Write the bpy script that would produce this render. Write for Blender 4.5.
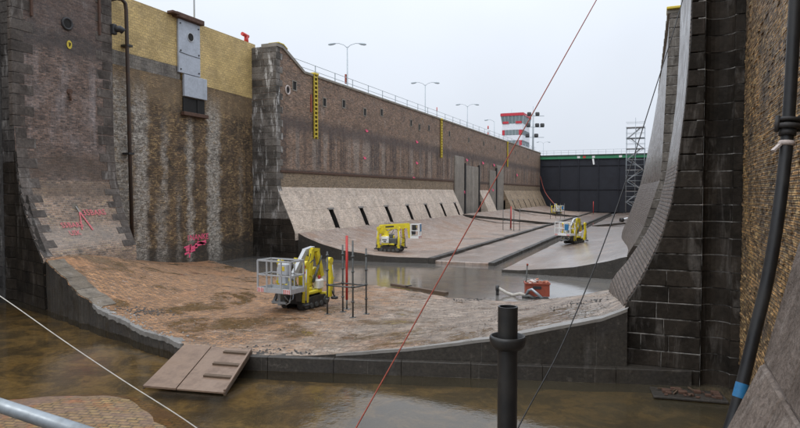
import bpy, math, random
from mathutils import Vector, Matrix, noise as mnoise
R = math.radians
scene = bpy.context.scene
for o in list(bpy.data.objects): bpy.data.objects.remove(o)

# ------------------------------------------------------------------ camera, world, sun, exposure
CAM_Z = 4.45
cam_d = bpy.data.cameras.new('camera'); cam = bpy.data.objects.new('camera', cam_d)
scene.collection.objects.link(cam); scene.camera = cam
cam_d.sensor_width = 36.0; cam_d.lens = 610 / 800 * 36
cam_d.clip_start = 0.05; cam_d.clip_end = 4000
cam.location = (0, 0, CAM_Z)
cam.rotation_euler = (R(90 - 1.97), 0, R(22.9))

world = bpy.data.worlds.new('World'); scene.world = world; world.use_nodes = True
wn = world.node_tree; wn.nodes.clear()
w_out = wn.nodes.new('ShaderNodeOutputWorld'); w_bg = wn.nodes.new('ShaderNodeBackground')
w_sky = wn.nodes.new('ShaderNodeTexSky'); w_sky.sky_type = 'NISHITA'; w_sky.sun_disc = False
SUN_EL, SUN_ROT = R(55), R(200)
w_sky.sun_elevation = SUN_EL; w_sky.sun_rotation = SUN_ROT
w_sky.air_density = 1.0; w_sky.dust_density = 4.0; w_sky.ozone_density = 1.0
w_hs = wn.nodes.new('ShaderNodeHueSaturation'); w_hs.inputs['Saturation'].default_value = 0.25
# even cloud cover over the clear-sky model, slightly brighter overhead, with soft cloud mottling
w_tc = wn.nodes.new('ShaderNodeTexCoord'); w_sep = wn.nodes.new('ShaderNodeSeparateXYZ')
w_no = wn.nodes.new('ShaderNodeTexNoise'); w_no.inputs['Scale'].default_value = 2.2; w_no.inputs['Detail'].default_value = 4
w_mr = wn.nodes.new('ShaderNodeMapRange')
w_mr.inputs[1].default_value = 0; w_mr.inputs[2].default_value = 1; w_mr.inputs[3].default_value = 1.0; w_mr.inputs[4].default_value = 3.0
w_mr2 = wn.nodes.new('ShaderNodeMapRange')
w_mr2.inputs[1].default_value = 0.3; w_mr2.inputs[2].default_value = 0.7; w_mr2.inputs[3].default_value = 0.945; w_mr2.inputs[4].default_value = 1.045
w_m = wn.nodes.new('ShaderNodeMath'); w_m.operation = 'MULTIPLY'
w_cl = wn.nodes.new('ShaderNodeVectorMath'); w_cl.operation = 'SCALE'; w_cl.inputs[0].default_value = (6.7, 7.2, 8.0)
w_mx = wn.nodes.new('ShaderNodeMix'); w_mx.data_type = 'RGBA'; w_mx.inputs[0].default_value = 0.92
L = wn.links.new
L(w_tc.outputs['Generated'], w_sep.inputs[0]); w_sq = wn.nodes.new('ShaderNodeMath'); w_sq.operation = 'POWER'; w_sq.inputs[1].default_value = 1.8; w_sq.use_clamp = True
L(w_sep.outputs['Z'], w_sq.inputs[0]); L(w_sq.outputs[0], w_mr.inputs[0])
L(w_tc.outputs['Generated'], w_no.inputs['Vector']); L(w_no.outputs[0], w_mr2.inputs[0])
L(w_mr.outputs[0], w_m.inputs[0]); L(w_mr2.outputs[0], w_m.inputs[1]); L(w_m.outputs[0], w_cl.inputs['Scale'])
L(w_sky.outputs[0], w_hs.inputs['Color']); L(w_hs.outputs[0], w_mx.inputs[6]); L(w_cl.outputs[0], w_mx.inputs[7])
L(w_mx.outputs[2], w_bg.inputs['Color']); w_bg.inputs['Strength'].default_value = 0.1
L(w_bg.outputs[0], w_out.inputs['Surface'])

sun_d = bpy.data.lights.new('sun', 'SUN'); sun_d.energy = 0.7; sun_d.angle = R(25); sun_d.color = (1.0, 0.97, 0.93)
sun = bpy.data.objects.new('sun', sun_d); scene.collection.objects.link(sun); sun.location = (0, 0, 60)
sdir = Vector((math.sin(SUN_ROT) * math.cos(SUN_EL), math.cos(SUN_ROT) * math.cos(SUN_EL), math.sin(SUN_EL)))
sun.rotation_euler = sdir.to_track_quat('Z', 'Y').to_euler()

vs = scene.view_settings
scene.display_settings.display_device = 'sRGB'
vs.view_transform = 'Standard'; vs.look = 'None'; vs.exposure = 0.22; vs.gamma = 1.0; vs.use_curve_mapping = False

# ------------------------------------------------------------------ helpers
rnd = random.Random(7)
col = scene.collection
YAW = R(22.9)
def px(u, v, t):
    """world point seen at photo pixel (u, v) at forward depth t (used once, to measure places)"""
    a = (u - 400) / 610.0; b = (193 - v) / 610.0
    return Vector(((-math.sin(YAW) + a * math.cos(YAW)) * t, (math.cos(YAW) + a * math.sin(YAW)) * t, CAM_Z + b * t))

class MB:
    def __init__(s): s.v = []; s.f = []; s.m = []; s.sm = []
    def add(s, vs_, fs, mi=0, smooth=False):
        n = len(s.v); s.v += [tuple(p) for p in vs_]
        for f in fs: s.f.append([i + n for i in f]); s.m.append(mi); s.sm.append(smooth)
        return s
    def box(s, x0, x1, y0, y1, z0, z1, mi=0):
        return s.add([(x0,y0,z0),(x1,y0,z0),(x1,y1,z0),(x0,y1,z0),(x0,y0,z1),(x1,y0,z1),(x1,y1,z1),(x0,y1,z1)],
              [(0,3,2,1),(4,5,6,7),(0,1,5,4),(1,2,6,5),(2,3,7,6),(3,0,4,7)], mi)
    def cbox(s, x0, x1, y0, y1, z0, z1, c=0.02, mi=0):
        """box with chamfered edges"""
        vs_ = []; 
        for sx in (0,1):
            for sy in (0,1):
                for sz in (0,1):
                    X=(x0,x1)[sx]; Y=(y0,y1)[sy]; Z=(z0,z1)[sz]
                    dx=c*(1-2*sx); dy=c*(1-2*sy); dz=c*(1-2*sz)
                    vs_ += [(X,Y+dy,Z+dz),(X+dx,Y,Z+dz),(X+dx,Y+dy,Z)]
        I=lambda a,b,cc,k:(a*4+b*2+cc)*3+k
        fs=[]
        fs.append((I(0,0,0,0),I(0,0,1,0),I(0,1,1,0),I(0,1,0,0))); fs.append((I(1,0,0,0),I(1,1,0,0),I(1,1,1,0),I(1,0,1,0)))
        fs.append((I(0,0,0,1),I(1,0,0,1),I(1,0,1,1),I(0,0,1,1))); fs.append((I(0,1,0,1),I(0,1,1,1),I(1,1,1,1),I(1,1,0,1)))
        fs.append((I(0,0,0,2),I(0,1,0,2),I(1,1,0,2),I(1,0,0,2))); fs.append((I(0,0,1,2),I(1,0,1,2),I(1,1,1,2),I(0,1,1,2)))
        for a in (0,1):
            for b in (0,1):
                fs.append((I(a,b,0,0),I(a,b,1,0),I(a,b,1,1),I(a,b,0,1)))
                fs.append((I(a,0,b,0),I(a,1,b,0),I(a,1,b,2),I(a,0,b,2)))
                fs.append((I(0,a,b,1),I(1,a,b,1),I(1,a,b,2),I(0,a,b,2)))
                for d in (0,1): fs.append((I(a,b,d,0),I(a,b,d,1),I(a,b,d,2)))
        return s.add(vs_, fs, mi)
    def bar(s, a, b, w, h=None, up=(0,0,1), mi=0):
        """rectangular bar from a to b"""
        a=Vector(a); b=Vector(b); h=h or w; d=(b-a).normalized(); u=Vector(up)
        if abs(d.dot(u))>0.97: u=Vector((0,1,0)) if abs(d.y)<0.9 else Vector((1,0,0))
        r=d.cross(u).normalized(); u=r.cross(d)
        r*=w/2; u*=h/2
        return s.add([a-r-u,a+r-u,a+r+u,a-r+u,b-r-u,b+r-u,b+r+u,b-r+u],
              [(0,1,2,3),(7,6,5,4),(0,4,5,1),(1,5,6,2),(2,6,7,3),(3,7,4,0)], mi)
    def tube(s, pts, r, n=8, mi=0, caps=True, closed=False):
        pts=[Vector(p) for p in pts]; rs=r if isinstance(r,(list,tuple)) else [r]*len(pts)
        d0=(pts[1]-pts[0]).normalized(); ref=Vector((0,0,1)) if abs(d0.z)<0.9 else Vector((1,0,0))
        vs_=[]; prev=None
        for i,p in enumerate(pts):
            if closed: d=(pts[(i+1)%len(pts)]-pts[i-1])
            else: d=(pts[min(i+1,len(pts)-1)]-pts[max(i-1,0)])
            d.normalize()
            x = d.cross(ref) if prev is None else prev-d*prev.dot(d)
            x.normalize(); y=d.cross(x); prev=x
            for k in range(n):
                a=2*math.pi*k/n; vs_.append(p+(x*math.cos(a)+y*math.sin(a))*rs[i])
        fs=[]; m=len(pts)
        for i in range(m if closed else m-1):
            j=(i+1)%m
            for k in range(n): fs.append((i*n+k,i*n+(k+1)%n,j*n+(k+1)%n,j*n+k))
        s.add(vs_,fs,mi,True)
        if caps and not closed:
            b=len(s.v)-len(vs_)
            s.f.append([b+k for k in range(n)][::-1]); s.m.append(mi); s.sm.append(False)
            s.f.append([b+(m-1)*n+k for k in range(n)]); s.m.append(mi); s.sm.append(False)
        return s
    def prism(s, poly, axis, a, b, mi=0):
        """polygon (2-D) extruded along axis 'x','y','z' between a and b"""
        def P(p,t): return {'x':(t,p[0],p[1]),'y':(p[0],t,p[1]),'z':(p[0],p[1],t)}[axis]
        n=len(poly); vs_=[P(p,a) for p in poly]+[P(p,b) for p in poly]
        return s.add(vs_,[tuple(range(n))[::-1],tuple(range(n,2*n))]+[(i,(i+1)%n,n+(i+1)%n,n+i) for i in range(n)],mi)
    def disc(s, c, nrm, r, depth, n=16, mi=0):
        c=Vector(c); nrm=Vector(nrm).normalized()
        return s.tube([c,c+nrm*depth],r,n,mi)
    def mesh(s, name, mats):
        me=bpy.data.meshes.new(name); me.from_pydata(s.v,[],s.f)
        for m in (mats if isinstance(mats,(list,tuple)) else [mats]): me.materials.append(m)
        me.polygons.foreach_set('material_index',s.m); me.polygons.foreach_set('use_smooth',s.sm)
        me.update()
        import bmesh as _b
        bm=_b.new(); bm.from_mesh(me); _b.ops.recalc_face_normals(bm,faces=bm.faces); bm.to_mesh(me); bm.free()
        return me
    def build(s, name, mats, parent=None):
        return link(name, s.mesh(name,mats), parent)

def link(name, me, parent=None):
    o=bpy.data.objects.new(name,me); col.objects.link(o)
    if parent is not None: o.parent=parent
    return o
def empty(name, loc=(0,0,0), rz=0):
    o=bpy.data.objects.new(name,None); col.objects.link(o); o.location=loc; o.rotation_euler=(0,0,rz); o.empty_display_size=0.3
    return o
def tag(o, label=None, cat=None, group=None, kind=None):
    if label: o['label']=label
    if cat: o['category']=cat
    if group: o['group']=group
    if kind: o['kind']=kind
    return o
def copy_tree(o, parent=None):
    c=o.copy(); col.objects.link(c); c.parent=parent
    for ch in [k for k in bpy.data.objects if k.parent==o]: copy_tree(ch,c)
    return c
def lerp(a,b,t): return a+(b-a)*t
def interp(tab,x):
    if x<=tab[0][0]: return tab[0][1]
    for (a,za),(b,zb) in zip(tab,tab[1:]):
        if x<=b: return za+(zb-za)*(x-a)/(b-a)
    return tab[-1][1]
def fbm(x,y,sc=1.0,seed=0.0): return mnoise.fractal(Vector((x*sc+seed,y*sc-seed,seed)),1.0,2.0,4)

# ------------------------------------------------------------------ materials
class NT:
    def __init__(s,name):
        s.mat=bpy.data.materials.new(name); s.mat.use_nodes=True; s.t=s.mat.node_tree; s.t.nodes.clear()
        s.out=s.n('ShaderNodeOutputMaterial'); s.bsdf=s.n('ShaderNodeBsdfPrincipled')
        s.l(s.bsdf.outputs[0],s.out.inputs['Surface'])
    def n(s,t): return s.t.nodes.new(t)
    def l(s,a,b): s.t.links.new(a,b)
    def set(s,sock,v):
        if isinstance(v,bpy.types.NodeSocket): s.l(v,sock)
        elif isinstance(v,(tuple,list)) and len(v)==3 and sock.type=='RGBA': sock.default_value=(*v,1)
        else: sock.default_value=v
    def pos(s): return s.n('ShaderNodeNewGeometry').outputs['Position']
    def obj(s): return s.n('ShaderNodeTexCoord').outputs['Object']
    def rand(s): return s.n('ShaderNodeObjectInfo').outputs['Random']
    def sep(s,v): n=s.n('ShaderNodeSeparateXYZ'); s.l(v,n.inputs[0]); return n.outputs
    def comb(s,x,y,z):
        n=s.n('ShaderNodeCombineXYZ')
        for i,k in enumerate((x,y,z)): s.set(n.inputs[i],k)
        return n.outputs[0]
    def math(s,op,a,b=0.0,c=None):
        n=s.n('ShaderNodeMath'); n.operation=op; s.set(n.inputs[0],a); s.set(n.inputs[1],b)
        if c is not None: s.set(n.inputs[2],c)
        return n.outputs[0]
    def vscale(s,v,sc):
        n=s.n('ShaderNodeVectorMath'); n.operation='MULTIPLY'; s.l(v,n.inputs[0]); n.inputs[1].default_value=sc; return n.outputs[0]
    def noise(s,v,scale,detail=4,rough=0.55,dist=0.0):
        n=s.n('ShaderNodeTexNoise'); s.l(v,n.inputs['Vector']); n.inputs['Scale'].default_value=scale
        n.inputs['Detail'].default_value=detail; n.inputs['Roughness'].default_value=rough; n.inputs['Distortion'].default_value=dist
        return n.outputs[0]
    def voro(s,v,scale,feat='F1',out=0):
        n=s.n('ShaderNodeTexVoronoi'); n.feature=feat; s.l(v,n.inputs['Vector']); n.inputs['Scale'].default_value=scale; return n.outputs[out]
    def mr(s,v,a,b,c=0.0,d=1.0,smooth=False):
        n=s.n('ShaderNodeMapRange'); s.l(v,n.inputs[0])
        if smooth: n.interpolation_type='SMOOTHSTEP'
        for i,k in enumerate((a,b,c,d)): n.inputs[i+1].default_value=k
        return n.outputs[0]
    def mix(s,f,a,b,blend='MIX'):
        n=s.n('ShaderNodeMix'); n.data_type='RGBA'; n.blend_type=blend
        s.set(n.inputs[0],f); s.set(n.inputs[6],a); s.set(n.inputs[7],b); return n.outputs[2]
    def ramp(s,v,stops):
        n=s.n('ShaderNodeValToRGB'); s.l(v,n.inputs[0]); e=n.color_ramp.elements
        while len(e)<len(stops): e.new(0.5)
        for k,(p,c) in zip(e,stops): k.position=p; k.color=(*c,1) if len(c)==3 else c
        return n.outputs[0]
    def brick(s,v,c1,c2,cm,bw,bh,ms):
        n=s.n('ShaderNodeTexBrick'); s.l(v,n.inputs['Vector']); s.set(n.inputs['Color1'],c1); s.set(n.inputs['Color2'],c2); s.set(n.inputs['Mortar'],cm)
        n.inputs['Scale'].default_value=1; n.inputs['Mortar Size'].default_value=ms; n.inputs['Mortar Smooth'].default_value=0.3
        n.inputs['Brick Width'].default_value=bw; n.inputs['Row Height'].default_value=bh; n.inputs['Bias'].default_value=0.0
        return n.outputs
    def brickid(s,v,bw,bh):
        o=s.sep(v); row=s.math('FLOOR',s.math('DIVIDE',o[1],bh)); ev=s.math('SUBTRACT',1.0,s.math('FLOORED_MODULO',row,2.0))
        cel=s.math('FLOOR',s.math('ADD',s.math('DIVIDE',o[0],bw),s.math('MULTIPLY',ev,0.5)))
        n=s.n('ShaderNodeTexWhiteNoise'); n.noise_dimensions='2D'; s.l(s.comb(cel,row,0.0),n.inputs['Vector']); return n.outputs
    def bump(s,h,strength,dist,nrm=None):
        n=s.n('ShaderNodeBump'); n.inputs['Strength'].default_value=strength; n.inputs['Distance'].default_value=dist
        s.l(h,n.inputs['Height'])
        if nrm is not None: s.l(nrm,n.inputs['Normal'])
        return n.outputs[0]
    def fin(s,color,rough=0.7,metal=0.0,nrm=None,spec=0.5):
        s.set(s.bsdf.inputs['Base Color'],color); s.set(s.bsdf.inputs['Roughness'],rough); s.set(s.bsdf.inputs['Metallic'],metal)
        s.set(s.bsdf.inputs['Specular IOR Level'],spec)
        if nrm is not None: s.l(nrm,s.bsdf.inputs['Normal'])
        return s.mat
def scl(c,k): return tuple(min(1,x*k) for x in c)

def axes_vec(t,p,ax):
    o=t.sep(p); i={'x':o[0],'y':o[1],'z':o[2]}
    return t.comb(i[ax[0]],i[ax[1]],i[({'x','y','z'}-set(ax)).pop()])
def masonry(name,ax,bw,bh,c1,c2,cm,ms=0.012,blotch=(),streak=(),bands=(),rough=(0.55,0.9),bump=0.6,brickbump=0.012,wet=None,ystripes=None,tint=(0.5,1.55),odd=None):
    """brick or block facing with weathering: blotch=(colour,scale,lo,hi,amount); streak=(colour,across,down,lo,hi,amount,ztop,zbot);
    bands=(z0,z1,soft,colour,amount) tide marks"""
    t=NT(name); p=t.pos(); v=axes_vec(t,p,ax); o=t.sep(p)
    dn=t.noise(v,1.7,3); wob=t.math('MULTIPLY',t.math('SUBTRACT',dn,0.5),0.05)
    n=t.n('ShaderNodeVectorMath'); n.operation='ADD'; t.l(v,n.inputs[0]); t.l(t.comb(wob,wob,0.0),n.inputs[1]); vv=n.outputs[0]
    b=t.brick(vv,c1,c2,cm,bw,bh,ms)
    fine=t.noise(v,14,4,0.65); cell=t.voro(vv,1/bw*1.3,out=1)
    c=t.mix(0.5,b[0],t.mix(1.0,b[0],t.mr(t.noise(v,0.9,5,0.6),0.3,0.7,0.55,1.4),'MULTIPLY'))
    bid=t.brickid(vv,bw,bh); c=t.mix(t.mr(b[1],0.0,0.6,1,0),c,t.mix(1.0,c,t.mr(bid[0],0,1,tint[0],tint[1]),'MULTIPLY'))
    if odd: c=t.mix(t.math('MULTIPLY',t.math('MULTIPLY',t.math('GREATER_THAN',t.sep(bid[1])[1],1-odd[1]),t.mr(b[1],0.0,0.5,1,0)),t.mr(t.noise(v,0.8,4,0.6),0.38,0.6,0.1,0.9)),c,odd[0])
    c=t.mix(1.0,c,t.mr(fine,0.28,0.72,0.5,1.5),'MULTIPLY')
    for (cc,sc,lo,hi,am) in blotch:
        c=t.mix(t.mr(t.noise(v,sc,5,0.62,0.4),lo,hi,0,am),c,t.mix(1.0,cc,t.math('MULTIPLY',t.mr(fine,0.25,0.75,0.6,1.4),t.mr(bid[0],0,1,0.72,1.28)),'MULTIPLY'))
    for st in streak:
        cc,ac,dw,lo,hi,am=st[:6]
        hz=o[1] if ax[0]=='y' else o[0]
        sv=t.comb(t.math('MULTIPLY',hz,ac),t.math('MULTIPLY',o[2],dw),0.0)
        f=t.mr(t.noise(sv,1.0,4,0.6,0.3),lo,hi,0,am)
        f=t.math('MULTIPLY',f,t.mr(t.noise(v,3.0,4,0.6),0.25,0.6,0.35,1.0))
        if len(st)>6: f=t.math('MULTIPLY',f,t.math('MULTIPLY',t.mr(o[2],st[6]-.8,st[6]+.4,1,0),t.mr(o[2],st[7]-.4,st[7]+.8,0,1)))
        c=t.mix(f,c,t.mix(1.0,cc,t.math('MULTIPLY',t.mr(fine,0.25,0.75,0.55,1.45),t.mr(bid[0],0,1,0.75,1.25)),'MULTIPLY'))
    for (z0,z1,so,cc,am) in bands:
        zz=t.math('ADD',o[2],t.math('MULTIPLY',t.math('SUBTRACT',t.noise(v,1.1,5,0.65),0.5),so*3))
        f=t.math('MULTIPLY',t.mr(zz,z0-so,z0+so),t.mr(zz,z1-so,z1+so,1,0)); f=t.math('MULTIPLY',f,am)
        c=t.mix(f,c,t.mix(1.0,cc,t.mr(fine,0.2,0.8,0.65,1.35),'MULTIPLY'))
    if ystripes:
        y=t.math('ADD',o[1],t.math('MULTIPLY',t.math('SUBTRACT',t.noise(v,1.1,6,0.7),0.5),1.25)); fs=None
        for (a,bb) in ystripes['y']:
            top,bot,stg=bb[1:]; bb=bb[0]
            g=t.math('MULTIPLY',t.mr(y,a-.16,a+.16),t.mr(y,bb-.16,bb+.16,1,0)); g=t.math('MULTIPLY',g,t.math('MULTIPLY',t.mr(o[2],top-1.5,top+.3,stg,0),t.mr(o[2],bot-.5,bot+1.0,0.25,1))); fs=g if fs is None else t.math('MAXIMUM',fs,g)
        fs=t.math('MULTIPLY',fs,t.mr(t.noise(v,3.5,6,0.75),0.36,0.56,0.15,0.95)); fs=t.math('MULTIPLY',fs,t.mr(o[2],ystripes['top']-.6,ystripes['top']+.2,1,0))
        c=t.mix(fs,c,t.mix(1.0,ystripes['c'],t.math('MULTIPLY',t.mr(fine,0.25,0.75,0.5,1.5),t.mr(bid[0],0,1,0.6,1.4)),'MULTIPLY'))
    r=t.mr(t.noise(v,2.3,4),0.3,0.7,rough[0],rough[1])
    h=t.math('ADD',t.math('MULTIPLY',b[1],-1.0),t.math('MULTIPLY',fine,0.9)); h=t.math('ADD',h,t.math('MULTIPLY',bid[0],0.6))
    return t.fin(c,r,0,t.bump(h,bump,brickbump))
def paint(name,c,rough=0.45,metal=0.0,dirt=0.35,dirtc=(0.08,0.065,0.05),sc=6.0,world=False):
    t=NT(name); p=t.pos() if world else t.obj()
    n1=t.noise(p,sc,5,0.65); n2=t.noise(p,sc*6,3,0.6)
    cc=t.mix(t.mr(n1,0.45,0.75,0,dirt),c,dirtc); cc=t.mix(1.0,cc,t.mr(n2,0.25,0.75,0.88,1.12),'MULTIPLY')
    return t.fin(cc,t.mr(n1,0.3,0.7,max(0.05,rough-.1),min(1,rough+.2)),metal,t.bump(n2,0.12,0.004))
def stone(name,c,c2,dark=(0.03,0.028,0.025),light=None,rough=(0.35,0.8),sc=1.0,bump=0.5,spec=0.15,dk=(0.45,0.72)):
    """single stone blocks: each object gets its own tint"""
    t=NT(name); p=t.pos(); r=t.rand()
    cc=t.mix(r,c,c2); f=t.noise(p,9*sc,5,0.65); f2=t.noise(p,1.3*sc,4,0.6)
    cc=t.mix(t.mr(f2,dk[0],dk[1],0,0.8 if dk[0]>0.4 else 1.0),cc,dark)
    if light:
        sv=t.vscale(p,(2.6,2.6,0.5)); cc=t.mix(t.mr(t.noise(sv,1.0,5,0.7,0.6),0.54,0.66,0,light[1]),cc,light[0])
    cc=t.mix(1.0,cc,t.mr(f,0.25,0.75,0.6,1.4),'MULTIPLY')
    return t.fin(cc,t.mr(f2,0.3,0.7,rough[0],rough[1]),0,t.bump(f,bump,0.03),spec)

M={}
M['pier_brick']=masonry('pier brick','yz',0.22,0.075,(0.185,0.115,0.082),(0.12,0.075,0.055),(0.14,0.118,0.105),
    blotch=[((0.24,0.21,0.20),0.9,0.52,0.72,0.45),((0.03,0.026,0.025),1.6,0.55,0.72,0.6)],
    streak=[((0.36,0.32,0.31),0.85,0.10,0.50,0.70,0.75,10.9,6.0),((0.45,0.43,0.41),3.0,1.2,0.60,0.70,0.5,13.5,10.5)],
    bands=[(11.6,16,0.2,(0.075,0.052,0.044),0.55),(10.7,11.6,0.2,(0.05,0.042,0.038),0.75),(5.0,6.2,0.3,(0.075,0.05,0.032),0.6)])
M['pier_slope']=masonry('pier slope brick','yz',0.22,0.09,(0.235,0.15,0.095),(0.165,0.102,0.065),(0.24,0.185,0.14),ms=0.016,
    blotch=[((0.05,0.038,0.03),1.4,0.52,0.7,0.6),((0.31,0.22,0.13),5.5,0.58,0.7,0.5)],
    bands=[(2.2,3.0,0.15,(0.30,0.25,0.205),0.5),(4.2,5.0,0.2,(0.09,0.058,0.036),0.55)],rough=(0.35,0.75),odd=((0.36,0.25,0.14),0.12))
M['long_brick']=masonry('long wall brick','yz',0.24,0.09,(0.24,0.142,0.09),(0.15,0.09,0.06),(0.20,0.155,0.115),ms=0.014,
    blotch=[((0.28,0.225,0.18),0.35,0.55,0.75,0.35),((0.06,0.042,0.036),0.8,0.57,0.75,0.5)],
    streak=[((0.30,0.262,0.225),0.75,0.04,0.50,0.58,0.6,9.6,5.9),((0.045,0.032,0.028),1.1,0.05,0.48,0.58,0.8,9.8,5.9),((0.40,0.355,0.31),0.9,0.35,0.62,0.72,0.4,13.2,8.2)],
    bands=[(9.0,10.0,0.3,(0.075,0.055,0.048),0.75),(5.75,6.15,0.08,(0.06,0.042,0.036),0.8)])
M['tan_brick']=masonry('tan brick','yz',0.24,0.09,(0.27,0.195,0.12),(0.21,0.145,0.088),(0.25,0.21,0.16),
    blotch=[((0.10,0.075,0.05),0.9,0.5,0.72,0.6),((0.36,0.27,0.16),3.0,0.55,0.7,0.5)],tint=(0.7,1.3))
M['slope_stone']=masonry('slope stone','yz',0.30,0.10,(0.56,0.455,0.36),(0.49,0.39,0.305),(0.38,0.31,0.25),ms=0.01,
    blotch=[((0.40,0.31,0.23),0.7,0.5,0.72,0.6),((0.62,0.54,0.46),1.5,0.55,0.75,0.5)],streak=[((0.20,0.16,0.13),1.2,0.3,0.55,0.7,0.5)],rough=(0.45,0.8),bump=0.4,tint=(0.86,1.14))
M['slope_far']=masonry('far slope stone','yz',0.6,0.12,(0.34,0.25,0.16),(0.28,0.20,0.12),(0.25,0.19,0.13),
    blotch=[((0.16,0.11,0.07),0.6,0.5,0.72,0.6)],tint=(0.8,1.2))
M['recess_brown']=masonry('recess brick','yz',0.21,0.07,(0.205,0.122,0.056),(0.115,0.072,0.038),(0.09,0.068,0.045),ms=0.012,
    blotch=[((0.40,0.265,0.12),5.0,0.55,0.65,0.8),((0.035,0.025,0.018),1.1,0.48,0.66,0.75)],
    streak=[((0.03,0.024,0.02),1.6,0.12,0.52,0.68,0.7),((0.30,0.215,0.12),0.9,0.12,0.52,0.66,0.5,11.5,8.0)],
    bands=[(9.6,11.3,0.3,(0.27,0.185,0.10),0.45),(-1.0,1.3,0.3,(0.035,0.03,0.024),0.8)],
    ystripes={'y':[(23.6,(24.75,11.0,0.0,1.0)),(25.0,(26.0,10.6,0.0,0.95)),(27.05,(27.5,8.8,3.0,0.7)),(26.6,(27.3,4.6,0.0,0.7)),(29.1,(29.6,9.6,0.0,0.9)),(30.9,(32.1,10.6,0.0,0.95)),(28.2,(28.5,5.2,0.0,0.5)),(34.1,(34.4,7.5,2.0,0.35))],'top':11.0,'c':(0.40,0.362,0.31)},bump=0.9,brickbump=0.02,odd=((0.46,0.31,0.14),0.10),tint=(0.55,1.45))
M['recess_right']=masonry('recess brick right','yz',0.21,0.07,(0.47,0.275,0.11),(0.22,0.13,0.058),(0.10,0.072,0.044),ms=0.012,
    blotch=[((0.50,0.33,0.14),7.0,0.54,0.65,0.85),((0.04,0.027,0.017),1.3,0.50,0.66,0.8),((0.10,0.085,0.07),0.5,0.45,0.6,0.4)],
    bands=[(8.2,30,0.7,(0.20,0.155,0.115),0.6),(-1,0.7,0.3,(0.06,0.04,0.02),0.8)],rough=(0.35,0.75),bump=0.9,brickbump=0.02,odd=((0.62,0.43,0.20),0.16),tint=(0.4,1.7))
M['yellow_wall']=masonry('yellow painted wall','yz',0.30,0.15,(0.55,0.395,0.16),(0.50,0.355,0.145),(0.36,0.26,0.115),ms=0.014,
    blotch=[((0.40,0.30,0.15),0.8,0.5,0.75,0.5),((0.56,0.42,0.19),1.7,0.6,0.75,0.4)],streak=[((0.22,0.16,0.075),1.5,0.15,0.58,0.74,0.5)],rough=(0.5,0.75),bump=0.35,tint=(0.9,1.1))
M['stain_wall']=masonry('stained render','yz',0.42,0.21,(0.20,0.175,0.145),(0.16,0.14,0.115),(0.12,0.10,0.08),
    streak=[((0.05,0.042,0.036),1.3,0.10,0.46,0.62,0.85),((0.42,0.39,0.35),2.2,0.2,0.6,0.7,0.5)],tint=(0.85,1.15))
M['right_wall']=masonry('right wall brick','yz',0.24,0.08,(0.13,0.102,0.084),(0.09,0.072,0.06),(0.16,0.14,0.12),
    blotch=[((0.22,0.20,0.19),0.6,0.5,0.7,0.5),((0.05,0.04,0.034),0.9,0.52,0.7,0.6)],
    bands=[(-1,4.6,0.3,(0.21,0.165,0.135),0.6)],rough=(0.2,0.42),bump=0.25,tint=(0.75,1.25))
M['right_slope']=masonry('right slope brick','yz',0.24,0.10,(0.18,0.142,0.118),(0.135,0.106,0.088),(0.055,0.045,0.038),ms=0.022,
    blotch=[((0.10,0.075,0.06),1.2,0.5,0.7,0.6)],rough=(0.25,0.55),bump=1.0,brickbump=0.03,tint=(0.8,1.2))
M['near_slope']=masonry('near slope stone','yz',0.8,0.42,(0.17,0.135,0.115),(0.135,0.105,0.09),(0.10,0.08,0.065),ms=0.012,
    blotch=[((0.07,0.052,0.04),2.2,0.5,0.7,0.7),((0.27,0.18,0.08),1.6,0.56,0.72,0.7)],rough=(0.4,0.8),tint=(0.9,1.1))
M['quoin_dark']=stone('dark quoin stone',(0.046,0.042,0.039),(0.10,0.09,0.082),dark=(0.02,0.018,0.016),light=((0.34,0.32,0.30),0.55),rough=(0.5,0.85))
M['quoin_wet']=stone('wet quoin stone',(0.020,0.016,0.012),(0.038,0.030,0.023),dark=(0.008,0.0065,0.005),light=((0.24,0.22,0.20),0.25),rough=(0.5,0.85))
M['quoin_grey']=stone('grey quoin stone',(0.085,0.075,0.064),(0.20,0.178,0.155),light=((0.55,0.53,0.50),0.9),rough=(0.5,0.85))
M['quoin_right']=stone('grey wet quoin stone',(0.10,0.088,0.075),(0.15,0.132,0.112),dark=(0.05,0.042,0.035),light=((0.34,0.32,0.29),0.35),rough=(0.35,0.7))
M['near_stone']=stone('near facing stone',(0.15,0.118,0.098),(0.19,0.15,0.122),dark=(0.07,0.052,0.04),light=((0.42,0.38,0.34),0.3),rough=(0.4,0.8),sc=2.6,bump=0.8)
M['quoin_slope']=stone('slope border stone',(0.075,0.062,0.053),(0.125,0.104,0.089),dark=(0.036,0.03,0.026),light=((0.34,0.31,0.28),0.4),rough=(0.4,0.8))
M['border']=stone('border stone',(0.13,0.105,0.075),(0.19,0.158,0.12),dark=(0.06,0.05,0.038),light=((0.30,0.27,0.235),0.3),rough=(0.35,0.7),sc=2.0,spec=0.4)
M['mortar']=stone('pale mortar',(0.50,0.475,0.44),(0.50,0.475,0.44),dark=(0.035,0.03,0.025),sc=1.6,dk=(0.40,0.58))
M['mortar_dark']=stone('dark mortar',(0.09,0.085,0.08),(0.09,0.085,0.08),dark=(0.03,0.028,0.025))
M['concrete']=paint('concrete',(0.30,0.285,0.265),0.8,0,0.6,(0.12,0.11,0.10),1.2,True)
M['concrete_pale']=masonry('pale concrete panel','yz',4,4.1,(0.255,0.225,0.185),(0.23,0.20,0.165),(0.22,0.19,0.16),
    streak=[((0.17,0.15,0.125),1.6,0.06,0.5,0.68,0.7),((0.46,0.44,0.40),1.1,0.05,0.55,0.7,0.5)],blotch=[((0.19,0.17,0.145),0.5,0.5,0.7,0.5)],bump=0.2,tint=(0.97,1.03))
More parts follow.
